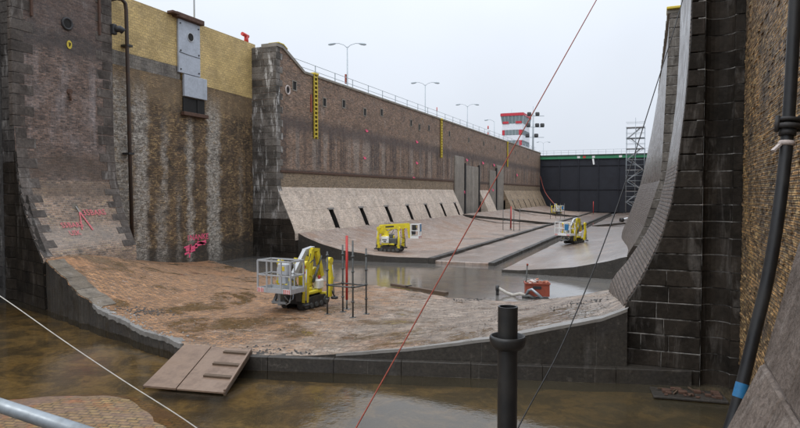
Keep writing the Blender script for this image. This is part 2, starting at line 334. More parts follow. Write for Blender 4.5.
M['concrete_dark']=masonry('wet dark concrete','xz',2.6,1.9,(0.036,0.030,0.023),(0.030,0.025,0.019),(0.07,0.062,0.052),ms=0.009,
    blotch=[((0.025,0.022,0.02),1.1,0.48,0.68,0.7),((0.14,0.12,0.10),4.0,0.6,0.72,0.45)],streak=[((0.22,0.205,0.19),1.6,0.3,0.62,0.74,0.4)],rough=(0.45,0.8),tint=(0.9,1.1))
M['lip']=paint('broken concrete lip',(0.20,0.19,0.175),0.75,0,0.85,(0.085,0.075,0.062),2.6,True)
M['wet_concrete']=paint('wet pale concrete',(0.25,0.235,0.215),0.34,0,0.6,(0.14,0.12,0.10),1.6,True)
M['coping']=paint('coping stone',(0.25,0.225,0.19),0.8,0,0.6,(0.09,0.085,0.05),1.5,True)

def sill_mat():
    t=NT('sill paving'); p=t.pos(); o=t.sep(p)
    n=t.n('ShaderNodeVectorRotate'); n.rotation_type='Z_AXIS'; n.inputs['Angle'].default_value=R(-20); t.l(p,n.inputs['Vector']); v=n.outputs[0]
    b=t.brick(v,(0.345,0.172,0.070),(0.235,0.122,0.057),(0.14,0.10,0.066),0.21,0.105,0.016); bid=t.brickid(v,0.21,0.105)
    big=t.noise(p,0.25,5,0.6,0.2); med=t.noise(p,1.1,7,0.72,0.0); fine=t.noise(p,9,5,0.7)
    tin=t.mr(bid[0],0,1,0.68,1.32)
    c=t.mix(1.0,b[0],tin,'MULTIPLY')
    # grey silt lies on the right and in patches
    gx=t.math('ADD',t.mr(o[0],-15.0,-6.0,-0.25,1.0),t.mr(o[1],22,27,0,0.35))
    gf=t.math('ADD',gx,t.math('MULTIPLY',t.math('SUBTRACT',med,0.5),2.2)); gf=t.mr(gf,0.2,0.8,0,0.85)
    silt=t.mix(t.mr(t.noise(p,2.6,6,0.72),0.4,0.6),(0.36,0.295,0.235),(0.17,0.13,0.098)); silt=t.mix(1.0,silt,t.mr(bid[0],0,1,0.7,1.3),'MULTIPLY')
    c=t.mix(gf,c,silt)
    c=t.mix(t.mr(big,0.56,0.66,0,0.5),c,t.mix(1.0,(0.36,0.17,0.075),tin,'MULTIPLY'))
    # brown slime in the low streaks
    sl=t.noise(p,0.42,7,0.70,0.4)
    c=t.mix(t.mr(sl,0.53,0.62,0,0.85),c,t.mix(t.mr(fine,0.3,0.7),(0.085,0.055,0.024),(0.15,0.098,0.045)))
    c=t.mix(t.mr(t.noise(p,5,6,0.78),0.60,0.68,0,0.8),c,(0.48,0.41,0.36))
    c=t.mix(t.mr(t.noise(p,3.1,6,0.75,0.0),0.60,0.68,0,0.7),c,(0.06,0.045,0.032))
    c=t.mix(1.0,c,t.mr(fine,0.25,0.75,0.6,1.4),'MULTIPLY')
    wet=t.mr(t.math('ADD',sl,t.mr(o[0],-18,-6,-0.06,0.05)),0.44,0.56); pud=t.mr(sl,0.555,0.575)
    c=t.mix(t.math('MULTIPLY',wet,0.35),c,t.mix(1.0,c,(0.6,0.55,0.5),'MULTIPLY'))
    r=t.math('SUBTRACT',t.mr(wet,0,1,0.72,0.28),t.math('MULTIPLY',pud,0.22))
    h=t.math('ADD',t.math('MULTIPLY',b[1],-0.9),t.math('ADD',t.math('MULTIPLY',bid[0],0.5),t.math('ADD',fine,t.math('MULTIPLY',med,0.8))))
    h=t.math('MULTIPLY',h,t.mr(pud,0,1,1,0.04))
    return t.fin(c,r,0,t.bump(h,0.8,0.03))
M['sill']=sill_mat()
def chamber_mat():
    t=NT('chamber floor'); p=t.pos(); o=t.sep(p)
    b=t.brick(p,(0.33,0.255,0.205),(0.26,0.20,0.162),(0.17,0.13,0.105),0.5,0.25,0.02); bid=t.brickid(p,0.5,0.25)
    med=t.noise(p,0.5,6,0.66,0.6); fine=t.noise(p,7,5,0.7)
    c=t.mix(1.0,b[0],t.mr(bid[0],0,1,0.9,1.1),'MULTIPLY')
    c=t.mix(t.mr(med,0.45,0.62,0,0.75),c,(0.24,0.145,0.092)); c=t.mix(t.mr(t.noise(p,1.3,6,0.72),0.56,0.66,0,0.7),c,(0.42,0.37,0.33))
    c=t.mix(t.mr(t.noise(p,0.9,6,0.72,1.0),0.58,0.68,0,0.75),c,(0.10,0.075,0.056))
    c=t.mix(1.0,c,t.mr(fine,0.25,0.75,0.6,1.35),'MULTIPLY')
    wx=t.math('ADD',t.noise(p,0.3,5,0.6,0.4),t.mr(o[0],-18,-11,-0.16,0.16)); wet=t.mr(wx,0.42,0.6)
    r=t.mr(wet,0,1,0.72,0.30)
    h=t.math('ADD',t.math('MULTIPLY',b[1],-0.5),fine)
    m=t.fin(c,r,0,t.bump(h,0.35,0.02))
    t.set(t.bsdf.inputs['Coat Weight'],t.mr(wet,0,1,0.0,0.9)); t.bsdf.inputs['Coat Roughness'].default_value=0.22; t.bsdf.inputs['Coat IOR'].default_value=1.4
    return m
M['chamber']=chamber_mat()
def bed_mat():
    t=NT('silty lock bed'); p=t.pos()
    a=t.noise(p,0.9,8,0.74,0.5); f=t.noise(p,7,5,0.7)
    c=t.ramp(a,[(0.36,(0.045,0.031,0.014)),(0.47,(0.09,0.064,0.028)),(0.58,(0.24,0.17,0.068)),(0.68,(0.12,0.094,0.055))])
    c=t.mix(1.0,c,t.mr(f,0.25,0.75,0.55,1.4),'MULTIPLY')
    return t.fin(c,0.7,0,t.bump(f,0.6,0.03))
M['bed']=bed_mat()
def apron_mat():
    t=NT('apron brick'); p=t.pos(); o=t.sep(p)
    n=t.n('ShaderNodeVectorRotate'); n.rotation_type='Z_AXIS'; n.inputs['Angle'].default_value=R(-17); t.l(p,n.inputs['Vector']); v=n.outputs[0]
    b=t.brick(v,(0.33,0.225,0.10),(0.24,0.15,0.065),(0.10,0.075,0.045),0.24,0.13,0.02)
    a=t.noise(p,0.7,6,0.7,0.8); f=t.noise(p,8,5,0.7)
    c=t.mix(t.mr(a,0.42,0.58,0,0.9),b[0],(0.165,0.10,0.068)); c=t.mix(t.mr(t.noise(p,1.9,5,0.7),0.55,0.66,0,0.8),c,(0.26,0.105,0.045))
    c=t.mix(1.0,c,t.mr(f,0.25,0.75,0.6,1.4),'MULTIPLY')
    return t.fin(c,t.mr(a,0.35,0.65,0.2,0.6),0,t.bump(t.math('SUBTRACT',f,b[1]),0.6,0.02))
M['apron']=apron_mat()
def water_mat():
    t=NT('shallow water'); t.t.nodes.remove(t.bsdf); p=t.pos(); o=t.sep(p)
    n1=t.noise(p,2.2,3,0.5); n2=t.noise(p,11,3,0.55)
    h=t.math('ADD',n1,t.math('MULTIPLY',n2,0.5)); nb=t.bump(h,0.16,0.03)
    tr=t.n('ShaderNodeBsdfTransparent'); tr.inputs[0].default_value=(0.80,0.71,0.55,1)
    gl=t.n('ShaderNodeBsdfGlossy'); gl.inputs['Roughness'].default_value=0.07; gl.inputs[0].default_value=(1,1,1,1); t.l(nb,gl.inputs['Normal'])
    fr=t.n('ShaderNodeFresnel'); fr.inputs['IOR'].default_value=1.42; t.l(nb,fr.inputs['Normal'])
    # faint silt, plus grey painted in as sky sheen in the far channel and right
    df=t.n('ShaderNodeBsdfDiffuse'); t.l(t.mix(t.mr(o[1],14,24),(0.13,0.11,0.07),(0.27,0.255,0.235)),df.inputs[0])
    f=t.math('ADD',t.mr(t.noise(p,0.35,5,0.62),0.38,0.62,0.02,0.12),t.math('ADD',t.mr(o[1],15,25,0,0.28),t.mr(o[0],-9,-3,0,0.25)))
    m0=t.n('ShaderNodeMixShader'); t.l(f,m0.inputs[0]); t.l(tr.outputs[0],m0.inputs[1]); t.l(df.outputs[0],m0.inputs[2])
    m1=t.n('ShaderNodeMixShader'); t.l(fr.outputs[0],m1.inputs[0]); t.l(m0.outputs[0],m1.inputs[1]); t.l(gl.outputs[0],m1.inputs[2])
    t.l(m1.outputs[0],t.out.inputs['Surface']); return t.mat
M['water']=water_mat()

M['yellow']=paint('machine yellow',(0.72,0.59,0.025),0.4,0,0.6,(0.30,0.22,0.06),4.0)
M['white']=paint('white paint',(0.75,0.75,0.73),0.45,0,0.3,(0.4,0.38,0.35))
M['control_grey']=paint('pale grey plastic',(0.42,0.44,0.46),0.5,0,0.3,(0.25,0.25,0.25))
M['grey_alu']=paint('aluminium',(0.48,0.49,0.50),0.4,0.35,0.3,(0.25,0.25,0.24))
M['galv']=paint('galvanised steel',(0.30,0.33,0.35),0.4,0.5,0.5,(0.14,0.14,0.13))
M['dull_steel']=paint('dull scaffold tube',(0.105,0.11,0.105),0.5,0.4,0.5,(0.06,0.05,0.045))
M['black_steel']=paint('black steel tube',(0.016,0.016,0.016),0.42,0.1,0.75,(0.05,0.044,0.036),7.0)
M['rubber']=paint('muddy black rubber',(0.016,0.015,0.014),0.6,0,0.8,(0.10,0.075,0.05),5.0)
M['hose']=paint('black hose',(0.009,0.009,0.010),0.45,0,0.7,(0.035,0.032,0.028),3.0)
M['dark']=paint('dark metal',(0.035,0.035,0.036),0.55,0.2,0.4,(0.07,0.05,0.035))
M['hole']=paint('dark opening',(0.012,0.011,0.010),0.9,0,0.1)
M['pipe']=paint('dark brown pipe',(0.05,0.036,0.028),0.6,0,0.7,(0.11,0.055,0.03),2.0)
M['rust']=paint('rusty steel',(0.095,0.048,0.03),0.75,0,0.6,(0.045,0.03,0.022))
M['red']=paint('red paint',(0.52,0.035,0.028),0.4,0,0.25)
M['red_box']=paint('faded red steel',(0.30,0.06,0.03),0.55,0,0.5,(0.10,0.05,0.035))
M['brick_loose']=paint('loose brick red',(0.40,0.15,0.09),0.85,0,0.4,(0.45,0.38,0.33))
M['plate']=paint('pale steel plate',(0.42,0.45,0.50),0.5,0.1,0.45,(0.24,0.25,0.27),1.3,True)
M['ply']=paint('wet plywood',(0.21,0.14,0.096),0.42,0,0.85,(0.115,0.072,0.048),2.2)
M['ply_edge']=paint('plywood edge',(0.10,0.065,0.04),0.7)
M['pink']=paint('pink spray paint',(0.85,0.11,0.22),0.7,0,0.3,(0.6,0.12,0.18),9)
M['pink_faded']=paint('faded pink spray paint',(0.62,0.15,0.17),0.8,0,0.6,(0.28,0.16,0.12),9)
M['navy']=paint('dark navy steel',(0.008,0.010,0.017),0.65,0.0,0.5,(0.022,0.02,0.022),0.6,True)
M['green']=paint('green paint',(0.03,0.21,0.095),0.5,0,0.45,(0.05,0.11,0.07),0.8,True)
M['ladder_yellow']=paint('yellow ladder paint',(0.62,0.47,0.04),0.5,0,0.35)
M['glass']=paint('window glass',(0.17,0.21,0.215),0.15,0,0.3,(0.28,0.33,0.34),0.5)
M['clad_white']=paint('white cladding',(0.70,0.71,0.74),0.5,0,0.25,(0.5,0.5,0.52),0.4)
M['clad_red']=paint('red cladding',(0.50,0.028,0.045),0.5,0,0.2)
M['lamp_grey']=paint('lamp post paint',(0.42,0.46,0.48),0.5,0.2,0.2,(0.3,0.32,0.33))
M['blue']=paint('blue tape',(0.02,0.16,0.34),0.5,0,0.2)
M['rag']=paint('pale rag',(0.55,0.47,0.43),0.9,0,0.4)
M['rope_red']=paint('red rope',(0.33,0.072,0.045),0.85,0,0.5,(0.12,0.04,0.03),12)
M['rope_pale']=paint('pale rope',(0.46,0.43,0.38),0.85,0,0.5,(0.2,0.18,0.15),12)
M['stone_rubble']=paint('stone rubble',(0.17,0.15,0.135),0.8,0,0.6,(0.05,0.045,0.04),3,True)
M['mud']=paint('wet dark mud',(0.035,0.03,0.026),0.35,0,0.5,(0.09,0.08,0.07),3,True)  # mud clods, and the painted shade behind the foot slots
M['quay']=paint('quay paving',(0.20,0.195,0.19),0.85,0,0.5,(0.12,0.12,0.11),0.4,True)
M['leaf']=paint('weed leaves',(0.06,0.09,0.03),0.7)
M['asphalt_water']=paint('canal water',(0.02,0.03,0.03),0.08,0,0.1,(0.03,0.03,0.03),0.2,True)

# ------------------------------------------------------------------ the lock: measures (metres; water level is z = 0, the lock runs along +Y)
XL, XR = -24.4, 0.7            # side walls of the lock head
APEX = (-10.5, 12.4)
def y_near(x): return APEX[1] + (0.331*(APEX[0]-x) if x < APEX[0] else 0.287*(x-APEX[0]))
FAR = [(-26.3,31.0),(-20,27.8),(-12,26.4),(-7.9,24.2),(-3,22.0),(0.7,20.9)]
SILL = [(-23.3,1.98),(-21.6,1.90),(-19.7,1.40),(-18.3,0.95),(-16.9,0.62),(-14,0.38),(-10.5,0.33),(-8,0.36),(-5.6,0.61),(-3.4,0.97),(-1.2,1.47),(-0.6,1.72)]
FARZ = [(-26.3,0.16),(-22,0.04),(-18,0.0),(-12,0.0),(-8,0.05),(-5,0.30),(-3,0.75),(-0.6,1.45)]
def sill_z(x, y):
    yn = y_near(max(x,-23.3)); yf = interp(FAR, x)
    s = max(0, min(1, (y-yn)/(yf-yn)))
    p = interp(SILL, x); e = interp(FARZ, x)
    k0 = 0.35 if x > -16 else max(0.12, 0.35-0.05*(-16-x)); k = max(0, (s-k0)/(1-k0)); k = k*k*(3-2*k); k = k if x > -16 else lerp(k, min(1, k**0.7), min(1, (-16-x)/4))
    return p + (e-p)*k + 0.014*fbm(x, y, 0.6, 3.1) + 0.008*fbm(x, y, 2.6, 9.0)
def sill_z_fine(x, y):
    r = max(0.0, mnoise.noise(Vector((x*4.1, y*4.1, 2.0)))) * 0.5 + max(0.0, mnoise.noise(Vector((x*9.0, y*9.0, 5.0)))) * 0.7
    rough = 0.35 + 0.9*max(0.0, min(1.0, 0.5 + fbm(x, y, 0.45, 7.7)))
    e = min(1.0, (y - y_near(x)) / 0.5) if y > y_near(x) else 0.0
    return sill_z(x, y) + 0.016*r*rough*e
RPROF = [(-0.6,-1.05),(1.65,-0.75),(2.2,-0.42),(3.4,0.13),(5.0,0.42),(8.0,0.66),(15.0,0.72)]     # z -> x, right pier
CPROF = [(-0.6,-2.0),(1.1,-1.62),(4.2,-0.62),(5.0,-0.15),(9.6,0.30),(13.4,0.42)]                  # z -> x, right chamber wall
LPROF = [(-0.6,-21.3),(1.9,-21.6),(2.4,-22.25),(3.4,-23.2),(4.5,-24.1),(5.2,-24.4),(15.0,-24.45)]                                    # z -> x, left walls

# --- beds, sill, chamber floor, water
def grid(xs, yfun0, yfun1, zfun, nt, name, mat, parent=None, smooth=True):
    m=MB(); vs_=[]
    for x in xs:
        for j in range(nt+1):
            y=lerp(yfun0(x), yfun1(x), j/nt); vs_.append((x,y,zfun(x,y)))
    fs=[(i*(nt+1)+j,(i+1)*(nt+1)+j,(i+1)*(nt+1)+j+1,i*(nt+1)+j+1) for i in range(len(xs)-1) for j in range(nt)]
    m.add(vs_,fs,0,smooth); return m.build(name,mat,parent)
def span(a,b,n): return [lerp(a,b,i/n) for i in range(n+1)]
bed=grid(span(-28,3.4,60), lambda x:-8, lambda x:36.8, lambda x,y:-0.22+0.05*fbm(x,y,0.5,1.0), 70, 'lock_bed', M['bed']); tag(bed,kind='structure')
AP=[(-28,8.4),(-13,8.7),(-11,10.0),(-9.6,9.7),(-6,8.6),(3.4,8.0)]
APZ=[(-28,0.05),(-10.5,0.045),(-8.6,0.0),(-6,-0.07),(3.4,-0.15)]
apr=grid(span(-27.9,1.2,80), lambda x:-7.5, lambda x:interp(AP,x)+0.12*fbm(x,0,1.5,2.0), lambda x,y:interp(APZ,x)+0.02*fbm(x,y,0.8,4.0)-0.06*max(0,(y-interp(AP,x)+0.5)/0.5), 60, 'near_floor', M['apron']); tag(apr,kind='structure')
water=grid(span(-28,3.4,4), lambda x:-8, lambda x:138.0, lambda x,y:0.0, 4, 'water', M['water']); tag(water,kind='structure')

def jag(x): return y_near(x) + (0.15 if x < -21.5 else 0.10*fbm(x,1.0,1.3,5.0)+0.05*fbm(x,2,4,6.0) if x < -11.8 else 0.012*fbm(x,1,2,7))
xs=span(-23.25,-0.62,440)
sill=grid(xs, jag, lambda x:interp(FAR,x)+0.25*fbm(x,3,0.9,2.5), sill_z_fine, 230, 'sill', M['sill']); tag(sill,kind='structure')
grid(span(-26.3,-23.25,16), lambda x:21.6, lambda x:interp(FAR,x)+0.25*fbm(x,3,0.9,2.5), sill_z, 80, 'paving', M['sill'], sill)
m=MB(); vs_=[];
for x in xs: vs_ += [(x,jag(x)+0.004,-0.5),(x,jag(x)+0.004,sill_z(x,jag(x))-0.002)]
m.add(vs_,[(2*i,2*i+2,2*i+3,2*i+1) for i in range(len(xs)-1)]); m.build('near_face',M['concrete_dark'],sill)
m=MB(); vs_=[]; xf=span(-26.3,-0.62,120)
for x in xf: y=interp(FAR,x)+0.25*fbm(x,3,0.9,2.5); vs_ += [(x,y,-0.5),(x,y,sill_z(x,y)-0.001)]
m.add(vs_,[(2*i,2*i+2,2*i+3,2*i+1) for i in range(len(xf)-1)]); m.build('far_face',M['concrete_dark'],sill)
bx_=[x for x in xs if x>-7.4]; vs_=[]
for x in bx_:
    w=0.02+0.36*max(0,min(1,(x+7.4)/4)); y=jag(x)-0.004
    vs_+=[(x,y,sill_z(x,y)-0.06),(x,y,sill_z(x,y)+0.014),(x-0.05*fbm(x,1,1.5,3),y+w*(1+0.25*fbm(x,5,1.1,8)),sill_z(x,y+w)+0.012)]
m=MB(); m.add(vs_,[(3*i+k,3*i+3+k,3*i+4+k,3*i+1+k) for i in range(len(bx_)-1) for k in (0,1)],0,False); m.build('edge_band',M['wet_concrete'],sill)
lx=[x for x in xs if -17.4<x<-11.75]; vs_=[]
for x in lx:
    e=min(1,(x+17.4)/0.6,(-11.75-x)/0.4); w=e*max(0.05,0.26+0.22*fbm(x,5,1.9,8)+0.10*fbm(x,2,6,1)); y=jag(x)-0.02-0.03*abs(fbm(x,9,5,3)); z0=sill_z(x,jag(x))
    vs_+=[(x,y,z0-0.12-0.05*fbm(x,7,4,2)),(x,y,z0+0.02),(x+0.04*fbm(x,1,5,3),y+w*0.5,sill_z(x,y+w*.5)+0.035+0.025*fbm(x,3,5,6)),(x-0.06*fbm(x,1,3,3),y+w,sill_z(x,y+w)-0.01)]
m=MB(); m.add(vs_,[(4*i+k,4*i+4+k,4*i+5+k,4*i+1+k) for i in range(len(lx)-1) for k in (0,1,2)],0,False); m.build('broken_lip',M['lip'],sill)
x=-21.4
while x<-17.5:
    x1=x+0.78+0.3*rnd.random(); w=0.72+0.12*rnd.random(); f=MB(); q=[]
    for (xa,k_) in ((x+.012,0),(lerp(x,x1,.5),0),(x1-.012,0),(x1-.012,1),(lerp(x,x1,.5),1),(x+.012,1)):
        ya=jag(xa)+0.02+k_*w; q.append(Vector((xa,ya,sill_z(xa,ya)+0.028)))
    f.add(q+[p-Vector((0,0,.12)) for p in q],[(0,1,4,5),(1,2,3,4)]+[(i,i+6,(i+1)%6+6,(i+1)%6) for i in range(6)]); f.build('border_stone',M['border'],sill); x=x1
# straight kerb stones along the foot of the right half of the sill
k0=Vector((-10.6,12.31,0)); k1=Vector((0.75,15.55,0)); kd=(k1-k0).normalized(); kn=Vector((kd.y,-kd.x,0))
nk=7
for i in range(nk):
    a=lerp(k0,k1,i/nk)+kd*0.003; b=lerp(k0,k1,(i+1)/nk)-kd*0.003
    mm=MB(); mm.cbox(0,(b-a).length,-0.13,0.35,-0.5,0.345+0.008*rnd.random(),0.010); o=mm.build('kerb_stone',M['concrete_dark'],sill)
    o.location=a; o.rotation_euler=(0,0,math.atan2(kd.y,kd.x))

def chz_a(x,y): return interp([(-23.0,1.75),(-22.2,1.40),(-21,1.02),(-19.2,0.62),(-17,0.42),(-14.5,0.36),(-13.0,0.34)],x)+0.03*fbm(x,y,0.3,2.2)
def chz_c(x,y): return interp([(-8.0,0.14),(-7,0.17),(-4,0.52),(-2.2,0.95),(-1.5,1.2)],x)+0.03*fbm(x,y,0.3,5.2)
fa=grid(span(-23.0,-13.0,28), lambda x:interp([(-23.0,36.0),(-16,35.6),(-13.0,36.3)],x), lambda x:138, chz_a, 110, 'chamber_floor', M['chamber']); tag(fa,kind='structure')
m=MB(); vs_=[]; xx=span(-23.0,-13.0,28); YA=lambda x:interp([(-23.0,36.0),(-16,35.6),(-13.0,36.3)],x)
for x in xx: vs_ += [(x,YA(x),-0.5),(x,YA(x),chz_a(x,YA(x)))]
m.add(vs_,[(2*i,2*i+2,2*i+3,2*i+1) for i in range(len(xx)-1)]); m.build('end_face',M['concrete_dark'],fa)
for (x0,z0,z1,nm) in ((-13.0,0.0,0.75,'edge_stone'),):
    y=36.2
    while y<137:
        l=2.4+rnd.random()*0.9; yy=min(y+l-0.02,138); zt=chz_a(-13.0,y)+0.015+rnd.random()*0.02
        mm=MB(); mm.cbox(x0-0.35,x0+0.03+rnd.random()*0.05,y,yy,0,zt,0.02); mm.build(nm,M['concrete_dark'],fa); y+=l
m=MB(); m.cbox(-13.1,-9.3,36.4,138,-0.4,0.17,0.04); o=m.build('chamber_floor',M['chamber']); tag(o,kind='structure')
y=36.35
while y<137:
    l=2.6+rnd.random(); mm=MB(); mm.cbox(-9.5,-9.16+rnd.random()*0.05,y,min(y+l-0.02,138),-0.3,0.195+rnd.random()*0.015,0.02); mm.build('edge_stone',M['concrete_dark'],o); y+=l
m=MB(); m.box(-9.4,-7.6,36.5,138,-0.4,-0.06); o=m.build('gutter',M['chamber']); tag(o,kind='structure')
YC=lambda x:interp([(-8.0,33.6),(-1.5,33.1)],x)
fc=grid(span(-8.0,-1.4,20), YC, lambda x:138, chz_c, 110, 'chamber_floor', M['chamber']); tag(fc,kind='structure')
m=MB(); vs_=[]; xx=span(-8.0,-1.4,20)
for x in xx: vs_ += [(x,YC(x),-0.5),(x,YC(x),chz_c(x,YC(x)))]
m.add(vs_,[(2*i,2*i+2,2*i+3,2*i+1) for i in range(len(xx)-1)]); m.build('end_face',M['concrete_dark'],fc)
# low track of the middle head across the floor
trk=MB()
for (a,b) in (((-22.7,74.5),(-13.1,83)),((-22.7,103.5),(-13.1,110))):
    trk.bar((a[0],a[1],chz_a(a[0],a[1])-0.02),(b[0],b[1],chz_a(b[0],b[1])-0.02),0.7,0.30)
for (a,b) in (((-7.6,83),(-1.6,75)),):
    trk.bar((a[0],a[1],chz_c(a[0],a[1])-0.02),(b[0],b[1],chz_c(b[0],b[1])-0.02),0.6,0.2)
o=trk.build('gate_track',M['concrete_dark'],fa)

# --- quays and land behind
m=MB(); m.box(-900,-25.6,36.1,900,12.9,13.35); m.box(-900,-31.0,-60,36.1,12.9,13.35); o=m.build('quay',M['quay']); tag(o,kind='structure')
m=MB(); m.box(2.6,900,30,900,12.9,13.35); o=m.build('quay',M['quay']); tag(o,kind='structure')
m=MB(); m.box(-25.5,2.5,139.5,900,10.5,11.0); o=m.build('canal_water',M['asphalt_water']); tag(o,kind='structure')
m=MB(); m.box(-1500,1500,-400,2600,-3,-2.0); o=m.build('ground',M['quay']); tag(o,kind='structure')

# ------------------------------------------------------------------ stone blocks
_bc={}
def block_mesh(w,h,d,mat,var):
    key=(round(w,2),round(h,2),round(d,2),mat.name,var)
    if key not in _bc:
        m=MB(); m.cbox(0.006,key[0]-0.006,0,key[2],0.008,key[1]-0.008,0.018)
        r2=random.Random(hash(key[:3])+var); m.v=[(x,y+(r2.uniform(-.008,.008) if y<0.05 else 0),z+r2.uniform(-.003,.003)) for x,y,z in m.v]
        _bc[key]=m.mesh('stone_block',mat)
    return _bc[key]
def block(parent,mat,O,V,N,w,h,d=0.3,name='stone_block'):
    V=Vector(V).normalized(); N=Vector(N).normalized(); U=V.cross(N)
    o=link(name,block_mesh(w,h,d,mat,rnd.randrange(3)),parent)
    mw=Matrix(((U.x,-N.x,V.x,O[0]),(U.y,-N.y,V.y,O[1]),(U.z,-N.z,V.z,O[2]),(0,0,0,1)))
    o.matrix_basis=mw
    return o

def tri_block(parent,mat,prof,z,h,x1,y,d,k):
    """one course whose left end follows the curved face; split into blocks"""
    g=0.012 if y<20 else 0.018; za,zb=z+g,z+h-g; xa,xb=interp(prof,za),interp(prof,zb)
    w=x1-min(xa,xb); n=max(1,round(w/0.95)) if k%2 else max(1,round(w/0.7))
    gv=0.005; cuts=[lerp(min(xa,xb),x1,(i+(0.12 if k%2 else -0.1))/n) for i in range(1,n)]
    edges=[None]+cuts+[x1]
    for i in range(n):
        la,lb=(xa,xb) if i==0 else (edges[i]+gv,edges[i]+gv); r_=edges[i+1]-(gv if i<n-1 else 0)
        j=rnd.uniform(-.006,.006); c=0.016; f=MB()
        o_=[(la,za),(r_,za),(r_,zb),(lb,zb)]; i_=[(la+c,za+c),(r_-c,za+c),(r_-c,zb-c),(lb+c,zb-c)]
        f.add([(p[0],y+c,p[1]) for p in o_]+[(p[0],y+j,p[1]) for p in i_]+[(p[0],y+d,p[1]) for p in o_],
              [(4,5,6,7)]+[(q,(q+1)%4,4+(q+1)%4,4+q) for q in range(4)]+[(q,8+q,8+(q+1)%4,(q+1)%4) for q in range(4)])
        f.build('stone_block',mat,parent)
def mirror_course(parent,mat,prof,z,h,x0,y,d,k):
    g=0.007; za,zb=z+g,z+h-g; xa,xb=interp(prof,za),interp(prof,zb); w=max(xa,xb)-x0; n=max(2,round(w/(0.95 if k%2 else 1.15)))
    ed=[x0]+[x0+w*(i+(0.1 if k%2 else -0.08))/n for i in range(1,n)]
    for i in range(n):
        l_=ed[i]+g; ra,rb=(xa,xb) if i==n-1 else (ed[i+1]-g,ed[i+1]-g); j=rnd.uniform(-.008,.008); c=0.018; f=MB()
        o_=[(l_,za),(ra,za),(rb,zb),(l_,zb)]; i_=[(l_+c,za+c),(ra-c,za+c),(rb-c,zb-c),(l_+c,zb-c)]
        f.add([(p[0],y+c,p[1]) for p in o_]+[(p[0],y+j,p[1]) for p in i_]+[(p[0],y+d,p[1]) for p in o_],
              [(4,5,6,7)]+[(q,(q+1)%4,4+(q+1)%4,4+q) for q in range(4)]+[(q,8+q,8+(q+1)%4,(q+1)%4) for q in range(4)])
        f.build('stone_block',mat,parent)
# ------------------------------------------------------------------ left pier with the sloped brick foot
def sweep(m, prof, y0, y1, xback, mi=0, two=False):
    """solid wall: profile [(z,x)] facing the lock, from y0(x) to y1(x), flat back"""
    n=len(prof); vs_=[]
    for z,x in prof: vs_.append((x,y0(x),z))
    for z,x in prof: vs_.append((x,y1(x),z))
    for z,x in prof: vs_.append((xback,y0(x),z))
    for z,x in prof: vs_.append((xback,y1(x),z))
    fs=[]
    for i in range(n-1):
        fs+= [(i,i+1,n+i+1,n+i),(i,2*n+i,2*n+i+1,i+1),(n+i,n+i+1,3*n+i+1,3*n+i),(2*n+i,3*n+i,3*n+i+1,2*n+i+1)]
    fs+=[(n-1,2*n-1,4*n-1,3*n-1),(0,2*n,3*n,n)]
    m.add(vs_,fs,mi)
    for i in range(n-1): m.m[len(m.m)-len(fs)+i*4+1]=1 if two else mi
    return m
lp=tag(empty('pier_wall',(-25,19,0)),'tall left pier wall with purple brick panel, dark quoins and sloping foot','wall')
lp.location=(0,0,0)
yN=lambda x:y_near(max(x,-24.6))+0.06
m=MB(); sweep(m,[(7.2,-24.4),(15.5,-24.42)],lambda x:17.3,lambda x:22.0,-30); m.build('brick_face',M['pier_brick'],lp)
NP=[(-0.5,-21.3),(1.9,-21.6),(2.4,-22.2),(3.0,-22.8),(3.6,-23.3),(4.2,-23.7),(4.9,-24.02),(5.6,-24.22),(6.4,-24.35),(7.2,-24.4)]; FP=[(-0.5,-23.0),(1.9,-23.05),(2.4,-23.28),(3.0,-23.56),(3.6,-23.8),(4.2,-24.0),(4.9,-24.18),(5.6,-24.3),(6.4,-24.37),(7.2,-24.4)]
def foot_pt(y,z,off=0.0):
    xn,xf_=interp(NP,z),interp(FP,z); yn=y_near(xn)+0.02; k=(y-yn)/(22.0-yn); return Vector((lerp(xn,xf_,k)+off*0.8,y,z+off*0.5))
def foot_frame(y,z):
    V=(foot_pt(y,z+0.1)-foot_pt(y,z-0.1)).normalized(); T=(foot_pt(y+0.1,z)-foot_pt(y-0.1,z)).normalized(); N=T.cross(V).normalized(); return T,V,N
m=MB(); nz=24; ny=10; zz=[-0.5]+span(1.9,5.0,nz-10)+span(5.2,7.2,8); vs_=[]
for z in zz:
    yn=y_near(interp(NP,z))+0.02
    for j in range(ny+1): vs_.append(foot_pt(lerp(yn,22.0,j/ny),z))
m.add(vs_,[(i*(ny+1)+j,i*(ny+1)+j+1,(i+1)*(ny+1)+j+1,(i+1)*(ny+1)+j) for i in range(len(zz)-1) for j in range(ny)],0,True)
for q in range(len(m.f)):
    if zz[q//ny]>=5.0: m.m[q]=2
vs_=[]
for z in zz: p=foot_pt(y_near(interp(NP,z))+0.02,z); vs_+=[p,(-24.7,17.1,z)]
m.add(vs_,[(2*i,2*i+2,2*i+3,2*i+1) for i in range(len(zz)-1)],1)
vs_=[]
for z in zz: p=foot_pt(22.0,z); vs_+=[p,(-30,22.0,z)]
m.add(vs_,[(2*i,2*i+2,2*i+3,2*i+1) for i in range(len(zz)-1)],1)
m.build('slope_face',[M['pier_slope'],M['concrete_dark'],M['pier_brick']],lp)
# quoins on the chamber face, both corners
h=0.44; k=0; z=7.22
while z<15.4:
    w=0.95 if k%2 else 0.55
    block(lp,M['quoin_slope'],(XL+0.006,16.97,z),(0,0,1),(1,0,0),w,h,0.25)
    w2=0.60 if k%2 else 0.95
    block(lp,M['quoin_slope'],(XL+0.006,22.01-w2,z),(0,0,1),(1,0,0),w2,h,0.25)
    z+=h; k+=1
